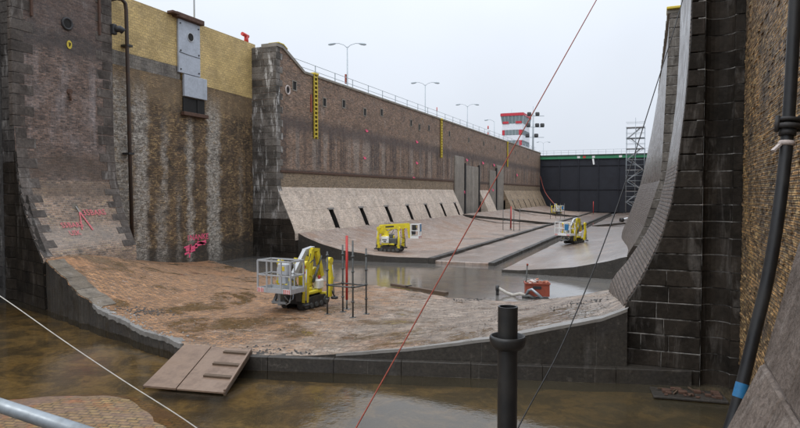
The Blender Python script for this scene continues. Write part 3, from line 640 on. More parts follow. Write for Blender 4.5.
# quoins on the slope
z=1.95; k=0
while z<6.95:
    hz=0.30 if z<4.6 else 0.42
    for (yy,w) in ((y_near(interp(NP,z+hz/2))+0.05,0.9 if k%2 else 0.5),(None,0.5 if k%2 else 0.9)):
        if yy is None: yy=22.0-w
        g_=0.01; T,V,N=foot_frame(yy+w/2,z+hz/2); f=MB(); q=[(yy+g_,z+g_),(yy+w/2,z+g_),(yy+w-g_,z+g_),(yy+w-g_,z+hz-g_),(yy+w/2,z+hz-g_),(yy+g_,z+hz-g_)]
        f.add([foot_pt(a_,b_)+N*0.014 for a_,b_ in q]+[foot_pt(a_,b_)-N*0.06 for a_,b_ in q],[(0,1,4,5),(1,2,3,4)]+[(i,i+6,(i+1)%6+6,(i+1)%6) for i in range(6)])
        f.build('stone_block',M['quoin_slope'],lp)
    z+=hz; k+=1
# near end of the pier: courses of dark stone with a hollow quoin
m=MB(); m.box(-30,-24.5,17.25,17.6,-0.5,15.5); m.build('mortar_core',M['mortar_dark'],lp)
h=0.44; z=0.0; k=0
arc=[(-25.45-0.32*math.cos(a)*-1-0.0,17.0+0.32*math.sin(a)) for a in [math.pi*i/8 for i in range(9)]]
arc=[(-25.45+0.32*math.cos(a),17.0+0.32*math.sin(a)) for a in [math.pi*i/8 for i in range(9)]]
def curved(parent,mat,poly,z,h,name='stone_block'):
    key=('c',id(poly),mat.name)
    if key not in _bc:
        m=MB(); m.prism(poly,'z',0.011,h-0.011); _bc[key]=m.mesh('stone_block',mat)
    o=link(name,_bc[key],parent); o.location=(0,0,z); return o
polyA=arc[:5]+[(-25.45,17.6),(-25.12,17.6)]
polyB=arc[4:]+[(-25.78,17.6),(-25.45,17.6)]
polyC=arc+[(-25.78,17.6),(-25.12,17.6)]
polyD=[(-25.79,16.98),(-26.6,16.98),(-26.6,17.6),(-25.79,17.6)]
while z<15.2:
    mq=M['quoin_wet'] if z<5.5 else M['quoin_dark']
    block(lp,mq,(-25.12,17.0,z),(0,0,1),(0,-1,0),0.72,h,0.5)
    if z<7.0:   # skewed face under the slope: courses whose end follows the curve
        g_=0.012; za,zb=z+g_,z+h-g_; xa,xb=interp(NP,za),interp(NP,zb); w=max(xa,xb)+24.4; n=max(1,round(w/(1.0 if k%2 else 0.8)))
        for i in range(n):
            l_=-24.4+w*i/n+g_; ra,rb=(xa,xb) if i==n-1 else (-24.4+w*(i+1)/n-g_,)*2
            if rb<=l_+0.03 or ra<=l_+0.03: continue
            f=MB(); q=[(l_,za),(ra,za),(rb,zb),(l_,zb)]
            f.add([(x_,y_near(x_)-0.03,z_) for x_,z_ in q]+[(x_,y_near(x_)+0.3,z_) for x_,z_ in q],[(0,1,2,3),(4,7,6,5),(0,4,5,1),(1,5,6,2),(2,6,7,3),(3,7,4,0)])
            f.build('stone_block',M['quoin_wet'],lp)
    if k%2: curved(lp,M['quoin_dark'],polyA,z,h); curved(lp,M['quoin_dark'],polyB,z,h)
    else: curved(lp,M['quoin_dark'],polyC,z,h)
    curved(lp,M['quoin_dark'],polyD,z,h)
    z+=h; k+=1
m=MB(); m.box(-31,-26.2,0,17.2,-0.5,15.5); m.build('recess_face',M['recess_brown'],lp)
# fittings on the pier
f=MB(); f.tube([(XL+0.02,19.55+0.24*math.cos(a),12.0+0.24*math.sin(a)) for a in [2*math.pi*i/20 for i in range(20)]],0.06,6,closed=True); ring=f.build('pipe_ring',M['dark'],lp)
f=MB(); f.disc((XL-0.1,19.55,12.0),(1,0,0),0.22,0.14,18); f.build('pipe_mouth',M['hole'],ring)
f=MB(); f.disc((XL-0.05,19.6,9.0),(1,0,0),0.13,0.12,12); f.tube([(XL+0.06,19.6,8.95),(XL+0.07,19.61,8.6)],0.05,6); f.build('drain_stub',M['rust'],lp)
for y in (17.85,21.25):
    f=MB(); f.bar((XL+0.03,y,11.9),(XL+0.03,y,15.4),0.12,0.09); f.build('guide_rail',M['rust'],lp)
f=MB(); f.cbox(-24.95,-24.6,16.7,17.05,13.0,13.5,0.03); f.tube([(-24.78,16.72,13.25),(-24.78,16.5,13.3),(-24.6,16.45,13.2)],0.06,6); f.build('hinge_bracket',M['dark'],lp)
f=MB(); f.cbox(-25.1,-24.42,16.75,17.0,14.5,14.72,0.03); f.build('iron_strap',M['dark'],lp)
f=MB(); f.tube([(-24.3,22.05,12.35),(-24.1,22.2,12.4),(-24.05,22.35,12.3)],0.16,8); f.cbox(-24.42,-24.2,21.9,22.15,12.1,12.6,0.03); f.build('mooring_hook',M['dark'],lp)
# yellow oval badge with a dark numeral
bd=MB(); n=20; yc,zc=19.65,11.1
bd.prism([(yc+0.13*math.cos(2*math.pi*i/n),zc+0.19*math.sin(2*math.pi*i/n)) for i in range(n)],'x',XL,XL+0.02)
bo=bd.build('number_badge',M['ladder_yellow'],lp); bo['label']='small yellow oval badge with a dark numeral'
bd=MB()
for (a,b) in (((-.05,.07),(.05,.07)),((.05,.07),(-.02,-.09)),((-.04,0.0),(.05,0.0))):
    bd.bar((XL+0.028,yc+a[0],zc+a[1]),(XL+0.028,yc+b[0],zc+b[1]),0.035,0.012,(1,0,0))
bd.build('numeral',M['hole'],bo)

# ------------------------------------------------------------------ spray-paint lettering
def text_mesh(name,txt,size,mat,parent,O,U,V):
    cu=bpy.data.curves.new('t','FONT'); cu.body=txt; cu.size=size; cu.resolution_u=2; cu.offset=0.006*size; cu.extrude=0.001
    to=bpy.data.objects.new('t',cu); col.objects.link(to)
    dg=bpy.context.evaluated_depsgraph_get(); me=bpy.data.meshes.new_from_object(to.evaluated_get(dg))
    bpy.data.objects.remove(to); bpy.data.curves.remove(cu)
    r2=random.Random(len(txt)*7+int(size*100))
    for v in me.vertices:
        v.co.x+=0.05*size*mnoise.noise(Vector((v.co.x*9/size*.2,v.co.y*3,1))); v.co.y+=0.10*size*mnoise.noise(Vector((v.co.x*1.2/size,0,2)))
    me.materials.clear(); me.materials.append(mat)
    o=link(name,me,parent); U=Vector(U).normalized(); V=Vector(V).normalized(); N=U.cross(V)
    o.matrix_basis=Matrix(((U.x,V.x,N.x,O[0]),(U.y,V.y,N.y,O[1]),(U.z,V.z,N.z,O[2]),(0,0,0,1)))
    return o
def spray(txt,size,y,z,mat):
    T,V,N=foot_frame(y+size*1.3,z); p=foot_pt(y,z)+N*0.035; text_mesh('graffiti',txt,size,mat,lp,p,T,V)
spray('35BARS',0.40,19.45,3.45,M['pink_faded']); spray('S5BAR5',0.36,18.0,2.98,M['pink_faded']); spray('USK',0.34,18.2,2.66,M['pink_faded'])
def ln(m,y0,z0,y1,z1,w):
    T,V,N=foot_frame((y0+y1)/2,(z0+z1)/2); m.bar(foot_pt(y0,z0)+N*.03,foot_pt(y1,z1)+N*.03,w,0.012,N)
g=MB(); ln(g,19.3,3.6,19.0,2.85,0.06); g.build('graffiti',M['pink_faded'],lp); g=MB(); ln(g,19.32,3.6,19.6,2.8,0.08); g.build('graffiti',M['pink_faded'],lp)
T,V,N=foot_frame(19.2,3.85); g=MB(); g.disc(foot_pt(19.2,3.85)-N*.02,N,0.16,0.03,14); g.build('patch',M['border'],lp); g=MB(); ln(g,19.22,3.85,19.3,3.6,0.07); g.build('drip',M['concrete'],lp)

# ------------------------------------------------------------------ left gate recess with yellow painted top
rw=tag(empty('recess_wall'),'left gate recess wall, brown brick with pale streaks under a yellow painted top','wall')
XB=-26.3
m=MB(); m.box(-31,XB,21.9,36.0,-0.5,11.2); m.build('brick_face',M['recess_brown'],rw)
m=MB(); m.box(-31,XB+0.004,21.9,28.6,11.2,11.95); m.build('stained_band',M['stain_wall'],rw)
m=MB(); m.prism([(21.9,11.95),(28.6,11.95),(28.9,11.2),(36.0,11.05),(36.0,14.9),(21.9,14.9)],'x',-31,XB+0.012); m.build('yellow_band',M['yellow_wall'],rw)
m=MB()
pl=[(-25.95,23.35,14.35),(-25.92,23.7,14.52),(-25.9,24.0,14.55),(-25.9,24.22,14.42),(-25.92,24.3,14.1),(-25.95,24.4,9),(-25.95,24.5,1.6)]
m.tube(pl,0.10,10); pp=m.build('drain_pipe',M['pipe'],rw)
for z in (12.2,6.5): 
    f=MB(); f.box(-26.35,-25.82,24.25,24.62,z,z+0.1); f.build('pipe_clamp',M['dark'],pp)
# pale steel anchor plate
pt=tag(empty('anchor_plate'),'pale grey steel plate with round hole fixed on yellow painted wall','plate')
f=MB(); f.cbox(XB+0.02,XB+0.16,28.35,30.2,11.6,14.75,0.02); up=f.build('upper_plate',M['plate'],pt)
f=MB(); f.disc((XB+0.15,29.35,13.85),(1,0,0),0.24,0.03,18); f.build('hole',M['hole'],up)
f=MB(); f.tube([(XB+0.17,29.35+0.26*math.cos(a),13.85+0.26*math.sin(a)) for a in [2*math.pi*i/18 for i in range(18)]],0.03,6,closed=True); f.build('hole_rim',M['grey_alu'],up)
f=MB(); f.cbox(XB+0.03,XB+0.2,28.75,30.75,10.25,11.55,0.02); lo_=f.build('lower_plate',M['plate'],pt)
f=MB(); f.box(XB+0.03,XB+0.1,28.75,29.15,9.35,10.2); f.box(XB+0.03,XB+0.1,29.95,30.6,9.35,10.2); f.box(XB+0.012,XB+0.05,29.15,29.95,9.35,10.2); f.build('socket',M['hole'],lo_)
f=MB(); f.cbox(XB+0.02,XB+0.3,28.6,30.75,9.1,9.32,0.02); f.build('ledge',M['rust'],lo_)
f=MB(); f.cbox(XB-0.1,XB+0.4,28.0,30.35,14.76,15.05,0.03); f.cbox(XB,XB+0.45,27.6,28.2,14.85,15.0,0.02); f.build('cap',M['rust'],pt)
for (y,z) in ((28.5,14.5),(30.05,14.5),(28.5,12.9),(30.05,12.9),(28.5,11.8),(30.05,11.8)):
    f=MB(); f.disc((XB+0.15,y,z),(1,0,0),0.05,0.05,8); f.build('bolt',M['dark'],up)
f=MB(); f.bar((XB+0.17,29.3,12.75),(XB+0.17,30.2,12.75),0.03,0.02); f.bar((XB+0.17,28.36,12.8),(XB+0.17,29.3,12.75),0.03,0.02); f.build('seam',M['dark'],up)
fp=tag(empty('thin_mast',(-27.2,30.9,14.9)),'thin grey mast rising behind the pale steel plate','mast')
f=MB(); f.tube([(0,0,-1.5),(0,0,6)],[0.055,0.045],8); f.build('pole',M['lamp_grey'],fp); f=MB(); f.cbox(-0.15,0.15,-0.15,0.15,-1.55,-1.4,0.02); f.build('base',M['dark'],fp)
rb=tag(empty('bollard',(-26.6,35.4,14.9)),'small red bollard on top of yellow painted wall','bollard')
f=MB(); f.tube([(0,0,0),(0,0,0.5)],[0.17,0.14],10); f.build('post',M['red'],rb); f=MB(); f.tube([(0,-0.45,0.56),(0,0.2,0.5)],0.13,10); f.build('head',M['red'],rb)
# pink scribble low on the recess wall
gx=XB+0.012
text_mesh('graffiti','1NANKE',0.50,M['pink'],rw,(gx,29.0,1.55),(0,1,0),(0,0,1))
g=MB()
for (y0,z0,y1,z1,w) in ((28.9,1.0,29.9,1.15,.2),(28.8,.75,29.7,.95,.12),(29.7,1.2,30.7,1.4,.22),(29.9,1.4,30.6,1.25,.15),(29.2,.5,29.3,1.3,.09),(28.75,1.15,29.4,1.25,.1)):
    g.bar((gx,y0,z0),(gx,y1,z1),w,0.01,(1,0,0))
g.build('graffiti',M['pink'],rw)

# ------------------------------------------------------------------ long left chamber wall
lw=tag(empty('chamber_wall'),'long left lock wall of weathered red brick with pale sloping stone foot','wall')
Y0=35.6; YE=138.5; XW=-24.3
m=MB(); m.prism([(Y0,5.9),(Y0,14.55),(36.3,14.55),(39.2,13.3),(YE,13.3),(YE,5.9)],'x',-30,XW); m.build('brick_face',M['long_brick'],lw)
m=MB(); m.box(-30,XW+0.012,Y0,75,4.8,5.9); m.box(-30,XW+0.012,103,YE,4.8,5.9); m.build('tan_band',M['tan_brick'],lw)
m=MB(); m.box(-30,XW-0.03,75,103,0.5,5.9); m.build('recess_face',M['long_brick'],lw)
m=MB(); m.box(XW-0.02,XW+0.10,36.0,75,5.92,6.06); m.box(XW-0.02,XW+0.10,103,138,5.92,6.06); m.build('ledge',M['rust'],lw)
# coping stones
y=39.2
while y<YE:
    f=MB(); f.cbox(-25.5,XW+0.10,y+0.01,min(y+1.99,YE),13.3,13.5,0.03); f.build('coping_stone',M['coping'],lw); y+=2.0
f=MB(); f.prism([(Y0,14.55),(36.35,14.55),(39.2,13.31),(39.2,13.52),(36.4,14.78),(Y0,14.78)],'x',-25.5,XW+0.09); f.build('ramp_coping',M['coping'],lw)
f=MB(); f.prism([(35.75,14.785),(36.4,14.785),(36.9,14.57),(36.9,14.63),(36.42,14.85),(35.75,14.85)],'x',-25.0,XW+0.12); f.build('yellow_nosing',M['ladder_yellow'],lw)
# near end pillar quoins
m=MB(); m.box(-26.35,-24.33,Y0+0.03,Y0+0.5,-0.5,14.6); m.build('mortar_core',M['mortar'],lw)
h=0.46; z=-0.1; k=0
LP2=[(-0.6,-22.8),(1.7,-22.85),(2.4,-23.12),(3.2,-23.5),(4.2,-24.0),(5.0,-24.28),(15,-24.28)]
while z<14.3:
    hh=min(h,14.55-z); xr=interp(LP2,z+hh); xl=-26.5 if k%2 else -26.3
    mirror_course(lw,M['quoin_wet'] if z<2.4 else M['quoin_grey'],LP2,z,hh,xl,Y0-0.02,0.5,k)
    if z>5.2: 
        w2=0.5 if k%2 else 0.8
        block(lw,M['quoin_grey'],(XW+0.03,Y0-0.02,z),(0,0,1),(1,0,0),w2,hh,0.25)
    z+=h; k+=1
# sloping foot: upper courses, then slabs with slots between them
def foot(y0,y1,mat,slot0,step,slotw,upper=True):
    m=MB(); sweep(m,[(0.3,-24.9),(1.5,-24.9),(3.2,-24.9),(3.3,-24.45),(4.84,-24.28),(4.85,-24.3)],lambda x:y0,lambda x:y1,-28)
    m.build('foot_base',M['mud'] if upper else mat,lw)  # dark colour put behind the slots as their inner shade
    ys=[y0]; s=slot0
    while s<y1-1: ys.append(s); s+=step
    if len(ys)==1: ys.append(y1)
    if ys[-1]!=y1: ys.append(y1)
    e=[]
    for i,(a,b) in enumerate(zip(ys,ys[1:])):
        a2=a+(slotw/2 if i>0 else 0); b2=b-(slotw/2 if i<len(ys)-2 else 0)
        f=MB(); f.prism([(-22.82,1.68),(-23.12,2.42),(-23.48,3.2),(-24.0,3.2),(-24.0,1.2),(-22.82,1.2)],'y',a2,b2-0.01)
        f.build('slope_slab',mat,lw)
        if i>0:
            f=MB(); f.bar((-23.62,a-slotw/2-0.12,3.24),(-23.62,a+slotw/2+0.12,3.24),0.36,0.14); f.build('slot_lintel',M['concrete'],lw)
            f=MB(); f.prism([(-22.84,1.66),(-23.13,2.40),(-23.49,3.17),(-23.99,3.17),(-23.99,1.2),(-22.84,1.2)],'y',a+slotw/2-0.03,a+slotw/2-0.002); f.build('slot_shade_jamb',M['hole'],lw)  # thin dark sheet added on the jamb to paint the slot's shade
            f=MB(); f.prism([(-23.2,1.2),(-23.2,1.72),(-24.6,1.9),(-24.6,1.2)],'y',a-slotw/2+.002,a+slotw/2-.035); f.build('slot_shade_floor',M['hole'],lw)  # dark base added as painted shade in the slot bottom
    n=max(1,int((y1-y0)/4.9)); 
    for i in range(n):
        a=lerp(y0,y1,i/n); b=lerp(y0,y1,(i+1)/n)
        f=MB(); f.prism([(-23.49,3.215),(-23.75,3.75),(-24.0,4.25),(-24.22,4.80),(-24.29,4.87),(-24.5,4.87),(-24.5,3.215)],'y',a+0.004,b-0.004); f.build('upper_slab',mat,lw)
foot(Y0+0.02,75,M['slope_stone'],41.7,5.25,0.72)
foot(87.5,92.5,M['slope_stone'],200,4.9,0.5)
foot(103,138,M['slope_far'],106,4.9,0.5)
# pale concrete panels of the middle head
for (a,b,zt) in ((75.5,79.5,9.3),(80.4,86.6,8.2),(93.2,97.0,8.0),(97.8,102.4,9.0)):
    f=MB(); f.cbox(XW-0.05,XW+0.16,a,b,0.7,zt,0.03); f.build('concrete_panel',M['concrete_pale'],lw)
for a in (79.9,86.9,97.4):
    f=MB(); f.bar((XW+0.1,a,1.0),(XW+0.1,a,8.5),0.35,0.3); f.build('guide_post',M['dark'],lw)
# openings, ladders and fittings
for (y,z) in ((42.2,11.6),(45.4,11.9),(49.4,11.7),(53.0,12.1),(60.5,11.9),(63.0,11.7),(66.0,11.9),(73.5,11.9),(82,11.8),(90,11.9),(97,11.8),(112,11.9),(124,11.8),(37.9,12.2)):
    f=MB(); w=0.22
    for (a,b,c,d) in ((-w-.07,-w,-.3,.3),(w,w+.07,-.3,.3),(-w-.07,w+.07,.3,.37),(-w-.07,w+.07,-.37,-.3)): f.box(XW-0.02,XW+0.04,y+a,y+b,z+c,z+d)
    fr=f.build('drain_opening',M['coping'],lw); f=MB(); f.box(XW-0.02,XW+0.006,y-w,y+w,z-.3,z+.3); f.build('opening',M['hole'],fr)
f=MB(); f.tube([(XW+0.03,37.0+0.26*math.cos(a),11.75+0.3*math.sin(a)) for a in [2*math.pi*i/20 for i in range(20)]],0.06,6,closed=True); rg=f.build('fairlead_ring',M['rag'],lw)
f=MB(); f.disc((XW-0.01,37.08,11.75),(1,0,0),0.22,0.03,18); f.build('fairlead_mouth',M['hole'],rg)
f=MB(); f.box(XW,XW+0.06,40.1,40.25,10.6,11.9); f.build('gauge_board',M['red_box'],lw)
for (u,v) in ((367,131),(365,158),(417,142),(417,163),(467,160),(483,163),(494,165),(465,192),(493,190),(517,175),(414,178),(369,203)):
    a=(u-400)/610; dx=-math.sin(YAW)+a*math.cos(YAW); dy=math.cos(YAW)+a*math.sin(YAW)
    if v>198: continue
    xx_=XW+0.03 if u<450 else XW+0.19
    t_=xx_/dx; y=dy*t_; z=CAM_Z+(193-v)/610*t_; w=0.0022*t_
    f=MB(); f.bar((xx_,y-w*2,z+w*.5),(xx_,y+w*1.4,z-w*.4),w*1.2,0.02,(1,0,0)); f.bar((xx_+.004,y-w*1.2,z-w*.7),(xx_+.004,y+w*2.2,z-w*.1),w*0.9,0.02,(1,0,0)); f.build('paint_mark',M['pink'],lw)
def ladder(y,z0,z1,label,x=XW+0.12,w=0.22):
    r=tag(empty('wall_ladder',(x,y,z0)),label,'ladder','yellow ladders down the left lock wall')
    for s in (-1,1):
        f=MB(); f.bar((0,s*w,0),(0,s*w,z1-z0),0.06,0.10,(1,0,0)); f.build('rail',M['ladder_yellow'],r)
    n=int((z1-z0)/0.32)
    for i in range(n):
        f=MB(); f.bar((0,-w,0.2+i*0.32),(0,w,0.2+i*0.32),0.09,0.11); f.build('rung',M['ladder_yellow'],r)
    f=MB(); f.box(-0.11,-0.07,-w,w,0.05,z1-z0-0.05); f.build('back_plate',M['hole'],r)
    f=MB(); f.cbox(-0.4,0.12,-w-.08,w+.08,z1-z0,z1-z0+0.16,0.02); f.build('top_cap',M['ladder_yellow'],r)
    return r
ladder(40.7,8.6,13.45,'yellow black-backed wall ladder nearest the stone pillar')
ladder(70.2,8.7,13.3,'yellow wall ladder halfway along the left brick wall')
ladder(105.5,9.0,13.2,'faded yellow wall ladder near the far end, below the control tower')

# railing along the left quay
rl=tag(empty('quay_railing',(-25.1,39,13.5)),'thin grey post-and-rail fence along the top of the left lock wall','railing')
y=0
while y<99:
    f=MB(); f.bar((0,y,0),(0,y,1.02),0.06); f.build('post',M['lamp_grey'],rl); y+=3.2
for z in (0.55,1.0):
    f=MB(); f.tube([(0,0,z),(0,98.5,z)],0.022,6); f.build('rail',M['lamp_grey'],rl)
f=MB(); f.tube([(0,0,1.0),(0.1,-1.3,0.4)],0.022,6); f.build('rail',M['lamp_grey'],rl)

# ------------------------------------------------------------------ right side: chamber wall, pier, near recess, near pier
rc=tag(empty('chamber_wall'),'right lock chamber wall behind, glossy wet brick with curved foot, ending in quoins','wall')
prof=[(-0.5,-2.0),(1.1,-1.62),(2.2,-1.27),(3.2,-0.95),(4.2,-0.62),(5.0,-0.20),(6.0,-0.02),(9.6,0.30),(13.3,0.42)]
prof=[(-0.5,-1.75),(1.2,-1.43),(2.6,-0.68),(3.85,-0.30),(5.15,0.10),(6.2,0.18),(9.6,0.30),(13.3,0.42)]
profF=[(-0.5,-3.0),(1.2,-2.8),(2.6,-2.3),(3.85,-1.85),(5.15,-1.45),(6.2,-1.2),(9.6,-0.55),(13.3,0.0)]
def loft(zs,secs,xback,mats,zsplit,name,parent,mi2=1):
    """curved wall skin through sections [(y, profile)], smooth, with end faces"""
    m=MB(); ny=len(secs); vs_=[]
    for z in zs:
        for (y,pr) in secs: vs_.append((interp(pr,z),y,z))
    for mi,sel in ((0,lambda z:z>=zsplit),(1,lambda z:z<zsplit)):
        m.add(vs_,[(i*ny+j,i*ny+j+1,(i+1)*ny+j+1,(i+1)*ny+j) for i in range(len(zs)-1) if sel(zs[i]) for j in range(ny-1)],mi,True)
    for (y,pr) in (secs[0],secs[-1]):
        e=[]
        for z in zs: e+=[(interp(pr,z),y,z),(xback,y,z)]
        m.add(e,[(2*i,2*i+2,2*i+3,2*i+1) for i in range(len(zs)-1)],1)
    t_=[(interp(pr,zs[-1]),y,zs[-1]) for (y,pr) in secs]; n=len(t_)
    m.add(t_+[(xback,y,z) for (x,y,z) in t_],[(i,i+1,n+i+1,n+i) for i in range(n-1)],0)
    o=m.build(name,mats,parent); return o
def blend(pa,pb,k): return [(za,lerp(xa,interp(pb,za),k)) for za,xa in pa]
zsR=[-0.5]+span(1.2,6.2,14)+span(7,13.3,6)
loft(zsR,[(33.62,prof)]+[(lerp(33.62,58,k),blend(prof,profF,k*k*(3-2*k))) for k in (0.15,0.3,0.5,0.7,0.85)]+[(58,profF),(98,profF),(138.5,profF)],6,[M['right_wall'],M['right_slope']],5.1,'brick_face',rc)
y=33.2
while y<138:
    f=MB(); xo=lerp(0.3,-0.1,min(1,(y-33)/25)); f.cbox(xo,xo+1.1,y+0.01,y+1.99,13.31,13.5,0.03); f.build('coping_stone',M['coping'],rc); y+=2
f=MB(); f.cbox(0.28,1.6,33.05,34.3,13.5,13.62,0.02); f.build('yellow_nosing',M['ladder_yellow'],rc)
m=MB(); m.prism([(z_[1]+0.06,z_[0]) for z_ in prof]+[(3,13.3),(3,-0.5)],'y',33.235,33.58); m.build('mortar_core',M['mortar'],rc)
h=0.47; z=-0.1; k=0
while z<13.1:
    hh=min(h,13.3-z); tri_block(rc,M['quoin_wet'] if z<1.5 else M['quoin_right'],prof,z,hh,2.2,33.2,0.45,k)
    z+=h; k+=1

arcR=[(1.25-0.30*math.cos(a),15.52+0.24*math.sin(a)) for a in [math.pi*i/10 for i in range(11)]]
rp=tag(empty('pier_wall'),'tall right pier with black stone courses, rounded groove and slender curved foot','wall')
prof2=[(-0.5,-1.05),(1.65,-0.75),(2.2,-0.42),(2.8,-0.14),(3.4,0.10),(4.2,0.30),(5.0,0.42),(6.5,0.56),(8.0,0.66),(15,0.72)]
prof2F=[(z,21*(x/15.5-0.0165)) for z,x in prof2]
loft([-0.5]+span(1.2,6.5,16)+span(7.5,15,5),[(15.9,blend(prof2,prof2F,0.07))]+[(lerp(15.9,21,k),blend(prof2,prof2F,0.07+0.93*k)) for k in (0.25,0.5,0.75,1.0)],8,[M['right_wall'],M['right_slope']],5.0,'brick_face',rp)
m=MB(); m.box(0.8,0.9,15.545,15.85,5,14.9); m.prism([(0.9,15.545)]+[(x_,y_+0.022) for x_,y_ in arcR]+[(1.735,15.56),(1.735,15.95),(0.9,15.95)],'z',-0.5,14.9); m.prism([(z_[1]+0.06,z_[0]) for z_ in prof2[:7]]+[(0.9,5.0),(0.9,-0.5)],'y',15.545,15.85)
m.build('mortar_core',M['mortar'],rp)
pA=arcR[:6]+[(1.25,16.3),(0.95,16.3)]; pB=arcR[5:]+[(1.74,15.52),(1.74,16.3),(1.25,16.3)]
pC=arcR+[(1.55,16.3),(0.95,16.3)]; pD=[(1.556,15.52),(1.74,15.52),(1.74,16.3),(1.556,16.3)]
h=0.385; z=-0.05; k=0
while z<14.7:
    tri_block(rp,M['quoin_wet'],prof2,z,h,0.944,15.52,0.5,k)
    if k%2: curved(rp,M['quoin_wet'],pA,z,h); curved(rp,M['quoin_wet'],pB,z,h)
    else: curved(rp,M['quoin_wet'],pC,z,h); curved(rp,M['quoin_wet'],pD,z,h)
    z+=h; k+=1

rr=tag(empty('recess_wall'),'right gate recess wall of rough ochre and brown wet brick beside black hose','wall')
XRR=1.72
m=MB(); m.box(XRR+0.05,8,4.2,15.5,-0.5,14.8); m.build('backing',M['recess_right'],rr)
# the courses themselves, rough and uneven
m=MB(); bh=0.07; bw=0.215; z=-0.1; row=0; r3=random.Random(3)
while z<12.6:
    y=6.0+(bw/2 if row%2 else 0)
    while y<15.5:
        d=0.012*r3.random()+0.018*max(0,fbm(y,z,1.3,4.4)); x0=XRR+0.03-d-(0.02 if r3.random()<0.06 else 0)
        y1=min(y+bw-0.012,15.5); z1=z+bh-0.011
        m.add([(x0,y,z),(x0+r3.uniform(-.006,.006),y1,z),(x0+r3.uniform(-.006,.006),y1,z1),(x0,y,z1),(XRR+.06,y,z),(XRR+.06,y1,z),(XRR+.06,y1,z1),(XRR+.06,y,z1)],
              [(0,1,2,3),(3,2,6,7),(0,4,5,1),(1,5,6,2),(0,3,7,4)])
        y+=bw
    z+=bh; row+=1
o=m.build('brick_courses',M['recess_right'],rr); o['kind']='stuff'
npw=tag(empty('pier_wall'),'nearest right wall with curved sloping stone foot in the bottom corner','wall')
prof3=[(z,x+0.52) for z,x in prof2]
m=MB(); sweep(m,prof3,lambda x:-7,lambda x:4.3,8); m.build('foot_face',M['near_slope'],npw)
# courses of large facing stones on the curved foot
for i,(pa,pb) in enumerate(zip(prof3[1:-1],prof3[2:])):
    a=Vector((pa[1],0,pa[0])); b=Vector((pb[1],0,pb[0])); V=(b-a).normalized(); hh=(b-a).length; N=Vector((-V.z,0,V.x))
    nn=max(1,round(hh/0.62)); 
    for j in range(nn):
        y=4.32; 
        while y>-3:
            l=0.62+0.5*rnd.random(); p=a+V*(hh*j/nn)+N*0.02
            block(npw,M['near_stone'] if 'near_stone' in M else M['near_slope'],(p.x,y,p.z),V,N,l,hh/nn,0.2); y-=l

# ------------------------------------------------------------------ far gate
gt=tag(empty('lock_gate',(-12,138.2,0)),'huge dark navy steel lock gate with green top rail closing the far end','gate')
f=MB(); f.box(-12.6,13.0,0,1.2,0.3,11.9); f.build('skin',M['navy'],gt)
for i in range(7):
    x=-12.2+i*4.1; f=MB(); f.box(x-0.09,x+0.09,-0.22,0,0.6,11.8); f.build('stiffener',M['navy'],gt)
for z in (5.2,10.4):
    f=MB(); f.box(-12.6,13,-0.16,0,z,z+0.18); f.build('girder',M['navy'],gt)
f=MB(); f.box(-12.6,13,-0.3,1.3,11.92,12.62); f.build('top_rail',M['green'],gt)
f=MB(); f.box(-12.6,13,-0.5,1.5,12.63,12.8); f.build('walkway',M['dark'],gt)
for i in range(17):
    x=-12.4+i*1.56; f=MB(); f.bar((x,-0.4,12.8),(x,-0.4,13.8),0.06); f.build('railing_post',M['lamp_grey'],gt)
for z in (13.3,13.8):
    f=MB(); f.tube([(-12.5,-0.4,z),(12.8,-0.4,z)],0.03,6); f.build('railing',M['lamp_grey'],gt)
for (x,mm) in ((-4.0,M['white']),(-2.8,M['red']),(4.6,M['white']),(-0.9,M['white'])):
    f=MB(); f.box(x-0.3,x+0.3,-0.34,-0.3,12.05,12.5); f.build('marker_plate',mm,gt)
f=MB(); f.bar((-1.0,-0.3,11.9),(-0.8,-0.32,10.6),0.35,0.06); f.build('hanging_sheet',M['white'],gt)

# scaffold stair tower by the gate, right
sc_=tag(empty('scaffold_tower',(-4.0,124,0.75)),'tall galvanised scaffold tower standing by the far gate on the right','scaffold')
W,D,H=1.6,1.2,16.2
for x in (-W,0,W):
    for y in (-D,D):
        f=MB(); f.tube([(x,y,0),(x,y,H+ (1.6 if (x==0 and y<0) else 0))],0.045,6); st=f.build('standard',M['galv'],sc_)
        f=MB(); f.cbox(x-.12,x+.12,y-.12,y+.12,-0.12,0.0,0.01); f.build('base_plate',M['dark'],st)
z=2.0; k=0
while z<=H:
    f=MB()
    for y in (-D,D): f.tube([(-W-.1,y,z),(W+.1,y,z)],0.04,6)
    for x in (-W,0,W): f.tube([(x,-D,z),(x,D,z)],0.04,6)
    f.build('ledger',M['galv'],sc_)
    f=MB()
    for y in (-D,D): f.tube([(-W-.1,y,z+1.0),(W+.1,y,z+1.0)],0.03,6)
    f.build('guard_rail',M['galv'],sc_)
    f=MB()
    for i in range(4): f.box(-W,W,-D+0.05+i*0.58,-D+0.57+i*0.58,z+0.05,z+0.10)
    f.build('deck',M['ply'] if k%2 else M['dark'],sc_)
    f=MB(); f.tube([(-W*(1 if k%2 else -1),-D,z-2.0),(W*(1 if k%2 else -1),-D,z)],0.035,6); f.build('brace',M['galv'],sc_)
    f=MB(); s=1 if k%2 else -1
    for yy in (-0.35,0.35): f.bar((-s*W*.9,D*.2+yy,z-1.95),(s*W*.5,D*.2+yy,z),0.06,0.16)
    for i in range(9): 
        a=i/8; f.box(lerp(-s*W*.9,s*W*.5,a)-.12,lerp(-s*W*.9,s*W*.5,a)+.12,D*.2-.35,D*.2+.35,lerp(z-1.9,z,a)-.02,lerp(z-1.9,z,a)+.02)
    f.build('stair_flight',M['grey_alu'],sc_)
    z+=2.0; k+=1
